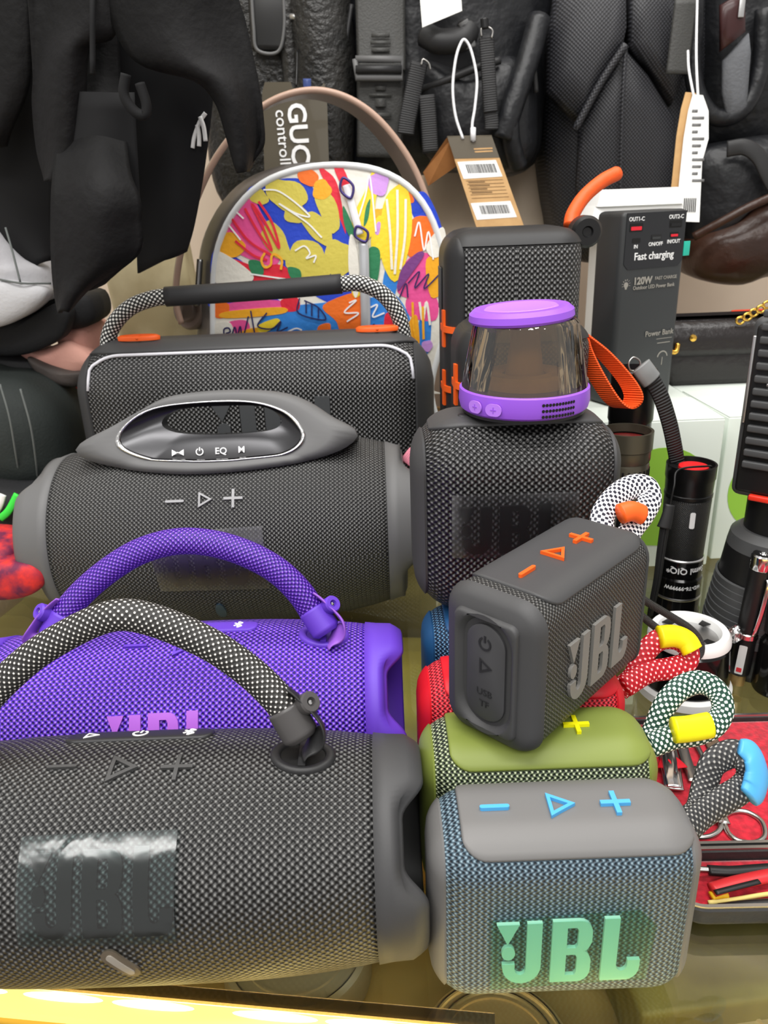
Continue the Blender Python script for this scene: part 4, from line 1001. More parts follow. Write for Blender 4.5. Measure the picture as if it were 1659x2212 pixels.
# torch cut by the frame edge
e0 = Z(1668, 1500)
t = thing('flashlight', 'black flashlight with a white label cut by the right edge', 'flashlight', (e0.x+.004, e0.y+.006, 0), group='flashlights by the cartons')
he = A(1650, 1185, e0.y).z
lathe('head', [(.0125, 0), (.0135, .002), (.0125, .034), (.0100, .038)], BMG, t); lathe('body', [(.0095, .038), (.0105, .040), (.0105, .058), (.009, .060), (.009, he-.002), (.008, he)], BM, t)
for k in range(22):
    a = 2*pi*k/22; rbox('flute', (.0012, .001, .018), 0, RUB_D, t, (.0106*math.cos(a), .0106*math.sin(a), .049), (0, 0, a+pi/2))
flat('label_sticker', [[rrect(.008, .014, .0006, 2)]], Matrix.Rotation(-.3, 4, 'Z') @ Matrix.Translation((0, -.0092, he-.012)) @ FRONT, WHITE, t, .0002)
flat('label_print', [[rrect(.005, .003, .0004, 2)]], Matrix.Rotation(-.3, 4, 'Z') @ Matrix.Translation((0, -.0094, he-.010)) @ FRONT, MC['sticker_red'], t, .0002)

# ================================================================== NAIL TOOL CASES
FELT = pm('felt_red', (206, 24, 48), .9, noise=(260, (160, 12, 34)), bump=(500, .5, .0008), sheen=.3)
LEA = pm('case_black', (44, 44, 45), .45, bump=(300, .5, .0006))
def open_tray(name, label, x0, x1, y0, y1, rz, rim_h, extra=None):
    cx, cy = (x0+x1)/2, (y0+y1)/2; w_, d_ = x1-x0, y1-y0
    t = thing(name, label, 'nail case', (cx, cy, 0), (0, 0, rz), 'nail tool cases')
    def rr(k, z): return [(x, y, z) for x, y in rrect(w_-2*k, d_-2*k, max(.004, .013-k), 6)]
    loft('case_shell', [rr(0, 0), rr(-.0008, .002), rr(0, rim_h), rr(.004, rim_h), rr(.0045, .0015)], LEA, t, cap0=True, cap1=True, sh=40)
    loft('metal_rim', [rr(.0012, rim_h), rr(.0014, rim_h+.0012), rr(.0030, rim_h+.0012), rr(.0032, rim_h)], STEEL, t, sh=40)
    loft('red_lining', [rr(.0048, .0016), rr(.0048, .0028), rr(.0065, .0032)], FELT, t, cap1=True)
    return t
p1_, p2_ = Z(1590, 1842), Z(1500, 1545)
t_c1 = open_tray('nail_case', 'open black nail tool case with red felt right of the olive speaker', .123, .232, p1_.y-.002, p2_.y-.006, -.02, .005)
t_c2 = open_tray('nail_case', 'black lid half of the nail case with loose tools, lower right', .118, .270, Z(1600, 2000).y, p1_.y-.003, -.02, .007)
q1 = Z(1650, 1545)
t_c3 = open_tray('nail_case', 'second nail tool case cut by the right edge of the picture', .2345, .33, q1.y-.075, q1.y-.002, .12, .006)
def on_c1(u, v, z=.0040): return Z(u, v, z)
# scissors: two ring handles + crossing blades
sc_ = thing('nail_scissors', 'steel nail scissors with round finger rings on red felt', 'scissors', on_c1(1556, 1760, .0034))
def wl(pts, z=.0042): return [Z(u, v, z)-Vector(sc_.location) for u, v in pts]
tube('finger_ring', wl([(1568, 1788), (1565, 1765), (1585, 1753), (1615, 1755), (1645, 1775), (1652, 1805), (1632, 1820), (1600, 1818), (1578, 1805)]), .0013, STEEL, sc_, 10, closed=True)
tube('finger_ring', wl([(1556, 1790), (1550, 1768), (1525, 1762), (1498, 1775), (1488, 1795), (1505, 1808), (1535, 1806)], .0042), .0013, STEEL, sc_, 10, closed=True)
tube('blade', wl([(1568, 1780), (1548, 1735), (1520, 1690), (1500, 1655)], .0052), .0024, STEEL, sc_, 8, ry=.0007, up=(0, 0, 1), rf=lambda q: 1-.6*q)
tube('blade', wl([(1552, 1775), (1540, 1730), (1528, 1690), (1522, 1650)], .0066), .0024, STEEL, sc_, 8, ry=.0007, up=(0, 0, 1), rf=lambda q: 1-.6*q)
# nail clipper with red strap, plastic window and tweezers
def lyer(name, label, cat, pts, r_, mat, z, ry=.0008, group='nail tools in the cases', rf=None):
    c = sum((Z(u, v, z) for u, v in pts), Vector())/len(pts)
    t = thing(name, label, cat, c, group=group)
    b_ = bake(tube('blade' if 'twee' in name else 'body', [Z(u, v, z) for u, v in pts], r_, mat, None, 12, ry=ry, up=(0, 0, 1), rf=rf), t)
    return t
t = lyer('nail_clipper', 'steel nail clipper held by a red strap in the open case', 'nail clipper', [(1437, 1600), (1446, 1640), (1456, 1705)], .0050, STEEL, .0055, .0012)
bake(tube('retaining_strap', [Z(1424, 1648, .0066), Z(1447, 1648, .0085), Z(1472, 1646, .0066)], .0048, pm('strap_red', (222, 22, 40), .6), None, 10, ry=.0006, up=(0, 0, 1)), t)
bake(tube('lever', [Z(1441, 1612, .008), Z(1450, 1665, .0085), Z(1457, 1700, .0072)], .0038, CHROME, None, 10, ry=.0006, up=(0, 0, 1)), t)
lyer('tweezers', 'flat steel tweezers beside the clipper in the open case', 'tweezers', [(1468, 1590), (1482, 1640), (1500, 1688)], .0030, STEEL, .0048)
lyer('nail_file', 'brown backed nail file near the top of the open case', 'nail file', [(1525, 1580), (1548, 1622), (1565, 1660)], .0042, pm('file_brown', (110, 92, 74), .5, .3), .0046)
lyer('cuticle_pusher', 'thin steel cuticle pusher at the back of the open case', 'nail tool', [(1500, 1600), (1520, 1640), (1532, 1680)], .0014, STEEL, .0052, .0008)
# tools in the lid half
t = lyer('nail_file', 'black handled nail tool along the back of the lid half', 'nail tool', [(1530, 1880), (1580, 1882), (1640, 1878), (1700, 1874)], .0026, BLK, .0075, .0018)
bake(tube('metal_shank', [Z(1505, 1878, .0075), Z(1545, 1880, .0075)], .0014, STEEL, None, 10), t)
t = lyer('nail_knife', 'red handled nail knife lying slantwise in the lid half', 'nail tool', [(1538, 1922), (1585, 1908), (1640, 1896), (1690, 1886)], .0034, pm('handle_red', (206, 44, 50), .35), .0080, .0020)
bake(tube('handle_inlay', [Z(1545, 1928, .0100), Z(1600, 1914, .0100), Z(1640, 1904, .0098)], .0014, BLK, None, 8, ry=.0006, up=(0, 0, 1)), t)
lyer('orange_stick', 'pale wooden cuticle stick lying in the lid half', 'nail tool', [(1530, 1950), (1580, 1944), (1640, 1934), (1700, 1926)], .0010, pm('wood_pale', (222, 200, 120), .6), .0052, .0010)
lyer('nail_tool', 'black cross patterned tool at the front of the lid half', 'nail tool', [(1555, 1962), (1600, 1956), (1650, 1952), (1700, 1950)], .0022, BLK, .0060, .0016)
lyer('nail_tool', 'small yellow tipped tool in the lid half', 'nail tool', [(1536, 1936), (1552, 1932), (1570, 1930)], .0022, pm('tip_yellow', (240, 190, 30), .4), .0056, .0014)
# ================================================================== BAGS HANGING BEHIND
NYL = pm('nylon_black', (24, 25, 28), .42, bump=(45, .5, .006)); NYW = weave('nylon_twill', (22, 22, 25), (34, 34, 38), (62, 63, 68), .0040, .0040, .7, .0005, .5)
LTH = pm('leather_black', (46, 45, 43), .38, noise=(40, (30, 30, 29)), bump=(160, .9, .003)); LTB = pm('leather_brown', (62, 40, 30), .32, noise=(10, (44, 28, 22)), bump=(120, .4, .002))
WEB = ribbed('bag_webbing', (42, 42, 43), .0022, 1, .6, .0002, coord='UV'); WEBG = pm('bag_strap_grey', (66, 66, 64), .55, bump=(500, .5, .001))
def pillow(name, px, y, depth, mat, parent, back=.03, n=72, front=(1, .985, .95, .88, .75, .55, .3, .08), puff=1.0, uvs=1.0):
    """stuffed bag panel: outline standing at distance y, bulging forward"""
    P = [Vector(A(u, v, y)) for u, v in px]
    P = resamp(cr(P, 6, True), n); c = sum(P, Vector())/n
    rings = [[p+Vector((0, back, 0)) for p in [c+(q-c)*.97 for q in P]], [p+Vector((0, back*.4, 0)) for p in P]]
    for k in front:
        dy = -depth*puff*math.sqrt(max(0, 1-k**3)); rings.append([c+(p-c)*k+Vector((0, dy, 0)) for p in P])
    uv = [[(r[j % n].x*uvs, r[j % n].z*uvs) for j in range(n+1)] for r in rings]
    o = loft(name, rings, mat, None, cap0=True, cap1=True, uv=uv)
    return bake(o, parent), c
def hang(t, x, y, z0, z1, mat=WEB, r=.006):
    # short loop from the bag back to its hook on the wall
    bake(tube('hanging_loop', [(x, y, z0), (x, y+.06, z0+.02), (x, 1.262, z0+.03)], r, mat, None, 8, ry=.0015, up=(0, 0, 1)), t)
def bag(name, label, x, y, cat='bag'):
    return thing(name, label, cat, (x, y, .3), group='bags hanging behind the goods')
# 1 leather tote
t = bag('leather_tote', 'grained black leather tote hanging left of the nylon bag', A(630, 100, .98).x, .98)
pillow('body', [(430, -260), (760, -260), (752, -60), (748, 120), (740, 300), (720, 460), (560, 470), (470, 420), (440, 200)], .98, .03, LTH, t, .05)
bake(tube('piped_seam', [A(618, -120, .945), A(620, 20, .942), A(630, 160, .944), A(640, 360, .946)], .010, LTH, None, 10), t)
bake(tube('side_roll', [A(678, -150, .955), A(690, 20, .95), A(700, 150, .95), A(700, 300, .953), A(692, 420, .96)], .034, LTH, None, 16), t)
sb_ = bake(tube('buckle_tab', [A(578, -60, .938), A(582, 20, .936), A(586, 108, .938)], .0215, pm('leather_smooth', (34, 34, 34), .35), None, 14, ry=.004, up=(0, -1, 0)), t)
bake(tube('tab_edge', [A(543, -20, .933), A(548, 60, .933), A(556, 108, .934), A(600, 112, .934), A(614, 60, .933), A(612, -20, .933)], .0018, RUB_G, None, 8), t)
bake(tube('toggle_bar', [A(626, 36, .930), A(655, 38, .930)], .003, SATIN, None, 10, seg=1), t)
bake(tube('metal_hook', [A(712, -30, .93), A(716, 10, .93), A(726, 34, .93), A(730, 20, .93)], .0022, CHROME, None, 8), t)
hang(t, A(630, 100, .98).x, 1.0, .5, 1.02)
# 2 nylon shoulder bag
t = bag('shoulder_bag', 'black nylon shoulder bag with zip pulls and a kraft swing tag', A(960, 100, .98).x, .98)
pillow('body', [(738, -260), (1200, -260), (1196, -40), (1182, 120), (1172, 250), (1160, 345), (1100, 382), (1000, 372), (900, 380), (800, 420), (748, 400), (735, 150)], .99, .06, NYL, t, .06)
pillow('front_pocket', [(905, 130), (1000, 150), (1100, 120), (1150, 170), (1160, 260), (1150, 340), (1090, 374), (980, 366), (915, 330), (898, 220)], .945, .035, NYL, t, .02)
bake(tube('zip_track', [A(760, 10, .935), A(748, 90, .933), A(740, 180, .935), A(742, 300, .94)], .0025, RUB_D, None, 8), t)
bake(tube('zip_track', [A(905, 195, .93), A(960, 175, .915), A(1020, 150, .91), A(1080, 130, .915)], .004, RUB_D, None, 8), t)
bake(tube('pocket_fold', [A(1085, 300, .905), A(1110, 220, .905), A(1140, 130, .915), A(1165, 40, .93)], .012, NYL, None, 12), t)
bake(tube('pocket_fold', [A(1120, 360, .92), A(1105, 310, .908), A(1100, 250, .903)], .010, NYL, None, 12), t)
bake(tube('zip_track', [A(1132, 90, .92), A(1150, 130, .918), A(1158, 200, .922)], .003, RUB_D, None, 8), t)
# webbing strap with slider
bake(tube('strap', [A(820, -80, .925), A(822, 40, .922), A(824, 130, .918), A(824, 150, .912)], .0255, WEBG, None, 12, ry=.0025, up=(0, -1, 0)), t)
bake(tube('strap', [A(822, 150, .916), A(822, 240, .92), A(820, 340, .924)], .0250, WEBG, None, 12, ry=.0022, up=(0, -1, 0)), t)
sl = [A(768, 128, .908), A(770, 168, .908), A(868, 168, .908), A(868, 128, .908)]
bake(tube('slider', sl+[sl[0]], .0035, RUB_G, None, 10, seg=1), t); bake(tube('slider_bar', [A(768, 150, .905), A(868, 150, .905)], .004, RUB_D, None, 10, seg=1), t)
for k, (v_, w_, h_) in enumerate(((76, 40, 7), (92, 44, 6), (108, 40, 7), (190, 22, 9), (205, 50, 5), (222, 22, 16), (248, 48, 8), (270, 40, 6))):
    p, q = A(822-w_/2, v_, .914), A(822+w_/2, v_, .914); bake(tube('strap_embossing', [p, q], h_*.00028, WEBG, None, 8, ry=.0006, up=(0, -1, 0), seg=1), t)
def pull(pts, y, w_=.0075, m=WEB):
    bake(tube('zip_pull', [A(u, v, y) for u, v in pts], w_, m, None, 10, ry=.0018, up=(0, -1, 0)), t)
pull([(1050, 75), (1054, 140), (1058, 210), (1060, 242)], .895); pull([(1058, 225), (1062, 262), (1062, 280)], .897)
pull([(906, 135), (892, 200), (880, 260), (876, 290)], .905, .009); pull([(922, 205), (926, 260), (930, 330)], .905, .0085)
bake(tube('pull_ring', [A(1040, 78, .893), A(1040, 62, .893), A(1052, 58, .893), A(1064, 66, .893), A(1062, 82, .893)], .0009, STEEL, None, 8), t)
bake(tube('pull_slider', [A(1046, 40, .893), A(1048, 62, .893)], .004, BLK, None, 8), t)
bake(tube('pull_ring', [A(910, 140, .902), A(914, 128, .902), A(926, 136, .902), A(930, 150, .902)], .0010, STEEL, None, 8), t)
bake(tube('side_clip', [A(1000, 46, .90), A(1010, 70, .90), A(1018, 104, .90)], .0055, RUB_G, None, 10, ry=.002, up=(0, -1, 0)), t)
bake(tube('grab_handle', [A(918, 75, .915), A(950, 90, .905), A(1000, 84, .905), A(1012, 60, .91)], .012, RUB_D, None, 12), t)
hang(t, A(960, 100, .98).x, 1.02, .55, 1.02); hang(t, A(820, 0, .98).x, .99, .55, 1.02)
# white hang label at the top
lb_ = mk('hang_label', [A(900, -90, .89), A(990, -100, .89), A(998, 24, .888), A(912, 60, .888)], [(0, 1, 2, 3)], pm('label_white', (240, 240, 236), .35), None, False)
sm = lb_.modifiers.new('thick', 'SOLIDIFY'); sm.thickness = .0012
tag(lb_, 'blank white hang label over the nylon bag at the top edge', 'label')
# kraft swing tag
KR = pm('kraft', (204, 164, 112), .7, noise=(60, (188, 148, 98))); KRD = pm('kraft_dark', (88, 80, 66), .6); KRB = pm('kraft_back', (176, 118, 66), .7, noise=(30, (150, 96, 52)))
tl, tr, br_, bl_ = A(966, 296, .862), A(1062, 294, .862), A(1132, 490, .845), A(1030, 494, .845)
t = thing('swing_tag', 'folded kraft swing tag with barcodes on white string', 'tag', tl)
def tagpt(a, b, off=0.0):
    p = tl.lerp(tr, a).lerp(bl_.lerp(br_, a), b); n = (tr-tl).cross(bl_-tl).normalized(); n = n if n.y < 0 else -n
    return p+n*off
def tagpoly(nm, pts, m, off, dep=.0004): return bake(decal(nm, [[pts]], tagpt, off, m, None, dep), t)
tagpoly('tag_card', [(0, 0), (1, 0), (1, 1), (0, 1)], KR, .0006, .0012)
tagpoly('tag_header', [(0, 0), (1, 0), (1, .235), (0, .235)], KRD, .0008)
back = mk('tag_back', [tl, tl.lerp(tr, .12), A(985, 360, .874), A(925, 402, .885), A(914, 372, .885)], [(0, 1, 2, 3, 4)], KRB, None, False); bake(back, t)
bake(tube('tag_fold', [tl, tr], .0009, KRD, None, 8, seg=1), t)
for b0 in (.27, .72):
    tagpoly('barcode_label', [(.04, b0), (.9, b0-.01), (.92, b0+.17), (.06, b0+.185)], WHITE, .0009)
    sh = []
    x_ = .2
    rnd = random.Random(int(b0*100))
    while x_ < .82:
        w_ = rnd.choice((.008, .014, .022)); sh.append([[(x_, b0+.03), (x_+w_, b0+.03), (x_+w_, b0+.125), (x_, b0+.125)]]); x_ += w_+rnd.choice((.010, .016))
    o = bake(decal('barcode_lines', sh, tagpt, .0011, BLK, None, .0003), t); o['kind'] = 'stuff'
for k in range(6): tagpoly('print_rule', [(.1, .475+.038*k), (.9, .47+.038*k), (.9, .474+.038*k), (.1, .479+.038*k)], pm('kraft_ink', (120, 92, 58), .7), .0009)
for k in range(4): tagpoly('print_line', [(.14, .487+.038*k), (.5+.08*(k % 2), .486+.038*k), (.5+.08*(k % 2), .498+.038*k), (.14, .499+.038*k)], MC['kraft_ink'], .0009)
tagpoly('print_line', [(.5, .13), (.92, .125), (.92, .14), (.5, .145)], MC['kraft'], .0010); tagpoly('print_line', [(.5, .16), (.9, .155), (.9, .17), (.5, .175)], MC['kraft'], .0010)
STR = pm('string_white', (226, 226, 228), .6)
bake(tube('tag_string', [A(1000, 300, .86), A(984, 250, .868), A(978, 190, .874), A(984, 130, .88), A(994, 96, .885), A(1004, 86, .887), A(1018, 110, .885), A(1030, 170, .877), A(1026, 230, .869), A(1020, 270, .863), A(1022, 306, .859)], .0014, STR, None, 8), t)
bake(tube('string_seal', [A(1022, 276, .861), A(1022, 304, .859)], .0028, STR, None, 8, seg=1), t)
# orange-brown strap between the bags
o = tube('leather_strap', [A(1200, -160, 1.04), A(1196, -20, 1.04), A(1194, 60, 1.045), A(1188, 150, 1.05)], .012, pm('leather_tan', (176, 104, 56), .5), None, 10, ry=.003, up=(0, -1, 0)); tag(o, 'tan leather strap hanging between the two black bags', 'strap')
# 3 backpack with Y seam
t = bag('backpack', 'dark twill backpack with a Y shaped seam behind the power bank', A(1330, 200, .98).x, .98)
pillow('body', [(1180, -260), (1530, -260), (1530, 0), (1520, 200), (1500, 420), (1480, 560), (1230, 560), (1190, 470), (1172, 330), (1168, 200), (1185, 60)], 1.0, .06, NYW, t, .08)
def quad(nm, pts, y, m, thick=.004):
    P = [A(u, v, yy) for u, v, yy in pts]; c = sum(P, Vector())/len(P)
    rr = [[p+Vector((0, thick, 0)) for p in P], [c+(p-c)*.985 for p in P], [c+(p-c)*.93-Vector((0, thick*.8, 0)) for p in P], [c+(p-c)*.5-Vector((0, thick*1.5, 0)) for p in P]]
    uv = [[(r_[j % len(P)].x, r_[j % len(P)].z) for j in range(len(P)+1)] for r_ in rr]
    return bake(loft(nm, rr, m, None, cap0=True, cap1=True, uv=uv), t)
quad('front_panel', [(1205, -60, .935), (1280, -60, .925), (1352, -60, .92), (1354, 60, .915), (1346, 100, .914), (1290, 190, .92), (1250, 268, .925), (1180, 200, .935), (1180, 110, .94)], .93, NYW, .010)
quad('front_panel', [(1360, -60, .92), (1440, -60, .925), (1470, 60, .93), (1480, 160, .935), (1450, 230, .93), (1400, 150, .92), (1356, 98, .914)], .93, NYW, .010)
quad('front_panel', [(1352, 104, .918), (1400, 160, .92), (1460, 255, .93), (1455, 400, .935), (1440, 520, .94), (1260, 520, .94), (1245, 400, .935), (1252, 270, .928), (1300, 180, .92)], .93, NYW, .006)
bake(tube('seam', [A(1352, 100, .905), A(1346, 200, .905), A(1342, 330, .91), A(1340, 450, .915)], .0022, NYW, None, 8), t)
bake(tube('seam', [A(1352, 96, .903), A(1300, 175, .908), A(1252, 262, .914), A(1246, 275, .916)], .004, NYW, None, 8), t)
bake(tube('strap_end', [A(1482, 0, .90), A(1472, 80, .90), A(1462, 160, .90)], .0115, WEBG, None, 10, ry=.002, up=(0, -1, 0)), t)
hang(t, A(1330, 0, .98).x, 1.03, .6, 1.02)
# 4 bag at the right edge
t = bag('flap_bag', 'black flap bag with grey cloth patch at the upper right edge', A(1600, 100, .96).x, .96)
pillow('body', [(1500, -260), (1800, -260), (1800, 100), (1790, 330), (1700, 380), (1580, 370), (1500, 330), (1492, 200)], .985, .05, NYL, t, .06)
bake(tube('flap_edge', [A(1505, -80, .93), A(1500, 60, .925), A(1500, 180, .922), A(1540, 250, .92), A(1600, 240, .918), A(1640, 160, .918), A(1650, 20, .92)], .009, NYL, None, 12), t)
quad('cloth_patch', [(1562, 130, .912), (1618, 70, .91), (1622, 110, .91), (1612, 240, .912), (1572, 268, .914), (1560, 200, .913)], .91, pm('patch_grey', (96, 98, 102), .6, bump=(300, .6, .001)), .003)
lab = quad('rubber_label', [(1556, 10, .905), (1608, -20, .905), (1610, 70, .905), (1556, 112, .906)], .905, pm('label_maroon', (58, 30, 30), .3), .003)
for k in range(3): bake(rbox('label_mark', (.004, .001, .006), .0005, pm('mark_red', (235, 60, 60), .4), None, A(1572+13*k, 46-8*k, .899), (0, -.2, 0)), t)
bake(rbox('label_clip', (.006, .002, .016), .0008, SATIN, None, A(1602, 18, .899)), t)
hang(t, A(1600, 0, .96).x, 1.03, .6, 1.02)
# paper tags on string
t = thing('paper_tag', 'printed white paper tag with kraft backing hanging behind the power bank', 'tag', A(1500, 200, .80))
def pp_(u, v): return A(u, v, .80-.00005*(v-200))
ob = [(1496, 204), (1518, 206), (1530, 240), (1530, 300), (1516, 350), (1510, 480), (1456, 478), (1466, 400), (1476, 300), (1486, 240)]
V = [pp_(u, v) for u, v in ob]; o = mk('tag_card', V, [tuple(range(len(V)))], WHITE, None, False); bake(o, t); m_ = o.modifiers.new('t', 'SOLIDIFY'); m_.thickness = .0008
V = [pp_(u-12, v-6)+Vector((0, .004, 0)) for u, v in ob if u < 1530]; o = mk('kraft_card', V, [tuple(range(len(V)))], KR, None, False); bake(o, t); m_ = o.modifiers.new('t', 'SOLIDIFY'); m_.thickness = .0008
for k in range(11):
    a, b = pp_(1494, 240+15*k), pp_(1494+12+7*((k*5) % 3), 240+15*k); off = Vector((0, -.0012, 0))
    bake(tube('print_line', [a+off, b+off], .0012, pm('ink_grey', (120, 120, 120), .6), None, 6, ry=.0002, up=(0, -1, 0), seg=1), t)
for k in range(7):
    a, b = pp_(1478+4*k, 428), pp_(1476+4*k, 458); off = Vector((0, -.0012, 0)); bake(tube('barcode_line', [a+off, b+off], .0005, BLK, None, 6, ry=.0002, up=(0, -1, 0), seg=1), t)
bake(tube('tag_string', [A(1498, 205, .80), A(1488, 150, .83), A(1486, 110, .85)], .0012, STR, None, 8), t); bake(tube('tag_string', [A(1508, 215, .80), A(1504, 120, .84), A(1506, 0, .88), A(1507, -100, .90)], .0012, STR, None, 8), t)
# 5 brown leather bag and zip at right
t = thing('leather_bag', 'dark brown leather bag with curved zip at the right edge', 'bag', (A(1600, 500, .90).x, .90, .3), group='bags hanging behind the goods')
pillow('upper_body', [(1500, 330), (1590, 300), (1720, 290), (1800, 320), (1800, 470), (1650, 450), (1560, 490), (1502, 540), (1490, 420)], .93, .035, NYL, t, .05)
pillow('leather_base', [(1500, 520), (1560, 480), (1650, 430), (1800, 380), (1800, 560), (1700, 590), (1640, 600), (1590, 616), (1520, 606), (1494, 580)], .92, .04, LTB, t, .06)
bake(tube('zip_seam', [A(1498, 512, .885), A(1560, 478, .875), A(1620, 446, .87), A(1680, 420, .87)], .0045, LTB, None, 10), t)
zp = [A(1570, 322, .89), A(1610, 318, .885), A(1640, 340, .882), A(1660, 380, .88), A(1690, 440, .88)]
zt_ = bake(tube('zip_tape', zp, .008, RUB_D, None, 10, ry=.002, up=(0, -1, 0)), t)
for k, p in enumerate(resamp(cr(zp, 8), 34, False)): bake(rbox('zip_tooth', (.006, .003, .0016), .0004, GRM, None, p+Vector((0, -.0025, 0)), (0, -.5, 0)), t)
hang(t, A(1640, 300, .95).x, .96, .33, 1.02)
# 6 black handbag with gold clasp on the right carton
hb = A(1530, 818, .66)
t = thing('handbag', 'small black leather handbag with gold clasp standing on the cartons', 'handbag', (hb.x+.016, .712, BT-.0014))
HBM = pm('handbag_black', (34, 30, 30), .32, bump=(150, .4, .002))
wz = A(1560, 668, .69).z-BT
def hbr(w_, d_, z): return [(x, y, z) for x, y in rrect(w_, d_, .014, 5)]
loft('body', [hbr(.104, .036, 0), hbr(.108, .042, .006), hbr(.108, .044, wz*.4), hbr(.104, .036, wz*.7), hbr(.098, .02, wz*.86), hbr(.092, .008, wz*.9)], HBM, t, cap0=True, cap1=True)
fl = loft('flap', [[(x, -.0225-.0015*math.cos(x*30)+(.010 if z > .8 else 0)*0, wz*z) for x in [-.05+.1*k/14 for k in range(15)]] for z in (.42, .5, .6, .7)]+[[(x, -.0135, wz*.84) for x in [-.05+.1*k/14 for k in range(15)]], [(x, .004, wz*.93) for x in [-.049+.098*k/14 for k in range(15)]]], HBM, t, closed=False)
fl.modifiers.new('t', 'SOLIDIFY').thickness = .002
GOLD = pm('gold', (226, 180, 84), .2, 1.0)
tube('gold_ring', [(-.046, -.026, wz*.70), (-.043, -.029, wz*.52), (-.038, -.029, wz*.50), (-.036, -.027, wz*.6)], .0022, GOLD, t, 10)
lathe('gold_stud', [(.0035, 0), (.003, .003), (0, .004)], GOLD, t, 16, Matrix.Translation((-.022, -.022, wz*.66)) @ Matrix.Rotation(pi/2, 4, 'X'))
for k in range(5):
    a = k*.6
    tube('chain_link', [(.020+.0055*k+.0035*math.cos(q), -.020-.001*(k % 2), wz*.86+.0035*k*.9+.003*math.sin(q)) for q in [i*pi/4 for i in range(8)]], .0012, GOLD, t, 8, seg=2, closed=True)
# red pouch peeking out behind
rp = A(1640, 690, .80)
t = thing('pouch', 'red pouch peeking out behind the searchlight', 'pouch', (rp.x+.01, .80, 0))
zz = A(1640, 672, .80).z
loft('body', [[(x, y, z) for x, y in rrect(w_, .03, .01, 4)] for w_, z in ((.07, 0), (.08, .02), (.08, zz*.8), (.074, zz))], pm('pouch_red', (222, 66, 36), .5), t, cap0=True, cap1=True, sh=40)
tube('piping', [(-.036, -.014, zz), (0, -.015, zz+.001), (.036, -.014, zz)], .0016, GOLD, t, 8)
# beige bag between backpack and nylon bag (cloth wall goods)
t = thing('cloth_bag', 'plain beige cloth bag below the kraft tag', 'bag', (A(1080, 430, 1.0).x, 1.0, .2), group='bags hanging behind the goods')
pillow('body', [(930, 330), (1080, 300), (1200, 320), (1230, 480), (1220, 760), (930, 760), (920, 500)], 1.08, .03, pm('cloth_beige', (226, 210, 192), .8, noise=(12, (212, 194, 174))), t, .05)
hang(t, A(1080, 330, 1.05).x, 1.09, .33, 1.02, WEB, .006)
# ================================================================== PAINTED CASE WITH TAUPE HANDLE
PY = .735
TAUPE = pm('taupe_shell', (140, 124, 114), .35); TAUD = pm('taupe_grey', (112, 108, 106), .4); TAUL = pm('taupe_edge', (176, 146, 128), .35)
pan_px = [(462, 1010), (461, 740), (462, 600), (476, 520), (512, 450), (570, 395), (650, 365), (735, 357), (815, 368), (880, 402), (926, 460), (955, 540), (968, 620), (964, 700), (948, 760), (930, 840), (915, 1010)]
t = thing('painted_case', 'dome shaped case with colourful painted front and taupe arched handle', 'case', (A(700, 600, PY).x, PY+.04, 0))
PC = A(712, 640, PY)
def panf(u, v, off=0.0):
    p = A(u, v, PY); k = min(1.0, math.hypot((u-712)/255.0, (v-660)/310.0)); return Vector((p.x, p.y-off-.012*(1-k*k), p.z))
FR = resamp(cr([A(u, v, PY) for u, v in pan_px], 6, True), 96); cc = sum(FR, Vector())/len(FR)
zmin = min(p.z for p in FR)
def lift(R): return [Vector((p.x, p.y, max(p.z, .0005))) for p in R]
sh_ = Vector((-.036, .085, .004))
bake(loft('shell', [lift(r_) for r_ in ([cc+(p-cc)*.96 for p in FR], FR, [cc+(p-cc)*1.015+sh_*.25 for p in FR], [cc+(p-cc)*1.02+sh_*.6 for p in FR], [cc+(p-cc)*.97+sh_*.95 for p in FR], [cc+(p-cc)*.9+sh_*1.08 for p in FR])], TAUD, None, cap0=True, cap1=True), t)
bake(tube('white_piping', lift([cc+(p-cc)*1.0+Vector((0, -.001, 0)) for p in FR]), .0030, pm('piping_pale', (226, 228, 228), .4), None, 10, seg=1, closed=True), t)
CANV = dict(bump=(260, .5, .0008))
panel = bake(decal('painted_panel', [[[(u, v) for u, v in [(q.x, q.y) for q in resamp(cr([(a, b, 0) for a, b in pan_px if b < 900]+[(940, 850, 0), (462, 850, 0)], 5, True), 90)]]]], panf, .0012, pm('print_cream', (240, 236, 224), .6, **CANV), None, .001, 26), t)
def blob(cx, cy, rx, ry, rot=0, wob=.08, n=26, seed=0):
    rr = random.Random(seed+int(cx*7+cy)); ph = rr.random()*6; c, s = math.cos(math.radians(rot)), math.sin(math.radians(rot)); out = []
    for k in range(n):
        a = 2*pi*k/n; q = 1+wob*math.sin(3*a+ph)+wob*.6*math.sin(5*a+ph*2); x, y = rx*q*math.cos(a), ry*q*math.sin(a); out.append((cx+c*x-s*y, cy+s*x+c*y))
    return [out]
def wob(poly, n=5):
    P = cr([(a, b, 0) for a, b in poly], n, True); return [[(p.x, p.y) for p in P]]
COLS = {'blue': (34, 70, 202), 'pink': (240, 86, 156), 'red': (228, 38, 60), 'orange': (246, 116, 32), 'amber': (248, 176, 36), 'olive': (216, 200, 84), 'yellow': (248, 216, 50), 'lilac': (206, 152, 226), 'green': (44, 128, 84), 'sky': (52, 136, 222), 'cream': (240, 232, 206), 'plum': (122, 62, 132), 'navy': (34, 34, 92), 'white': (248, 248, 246)}
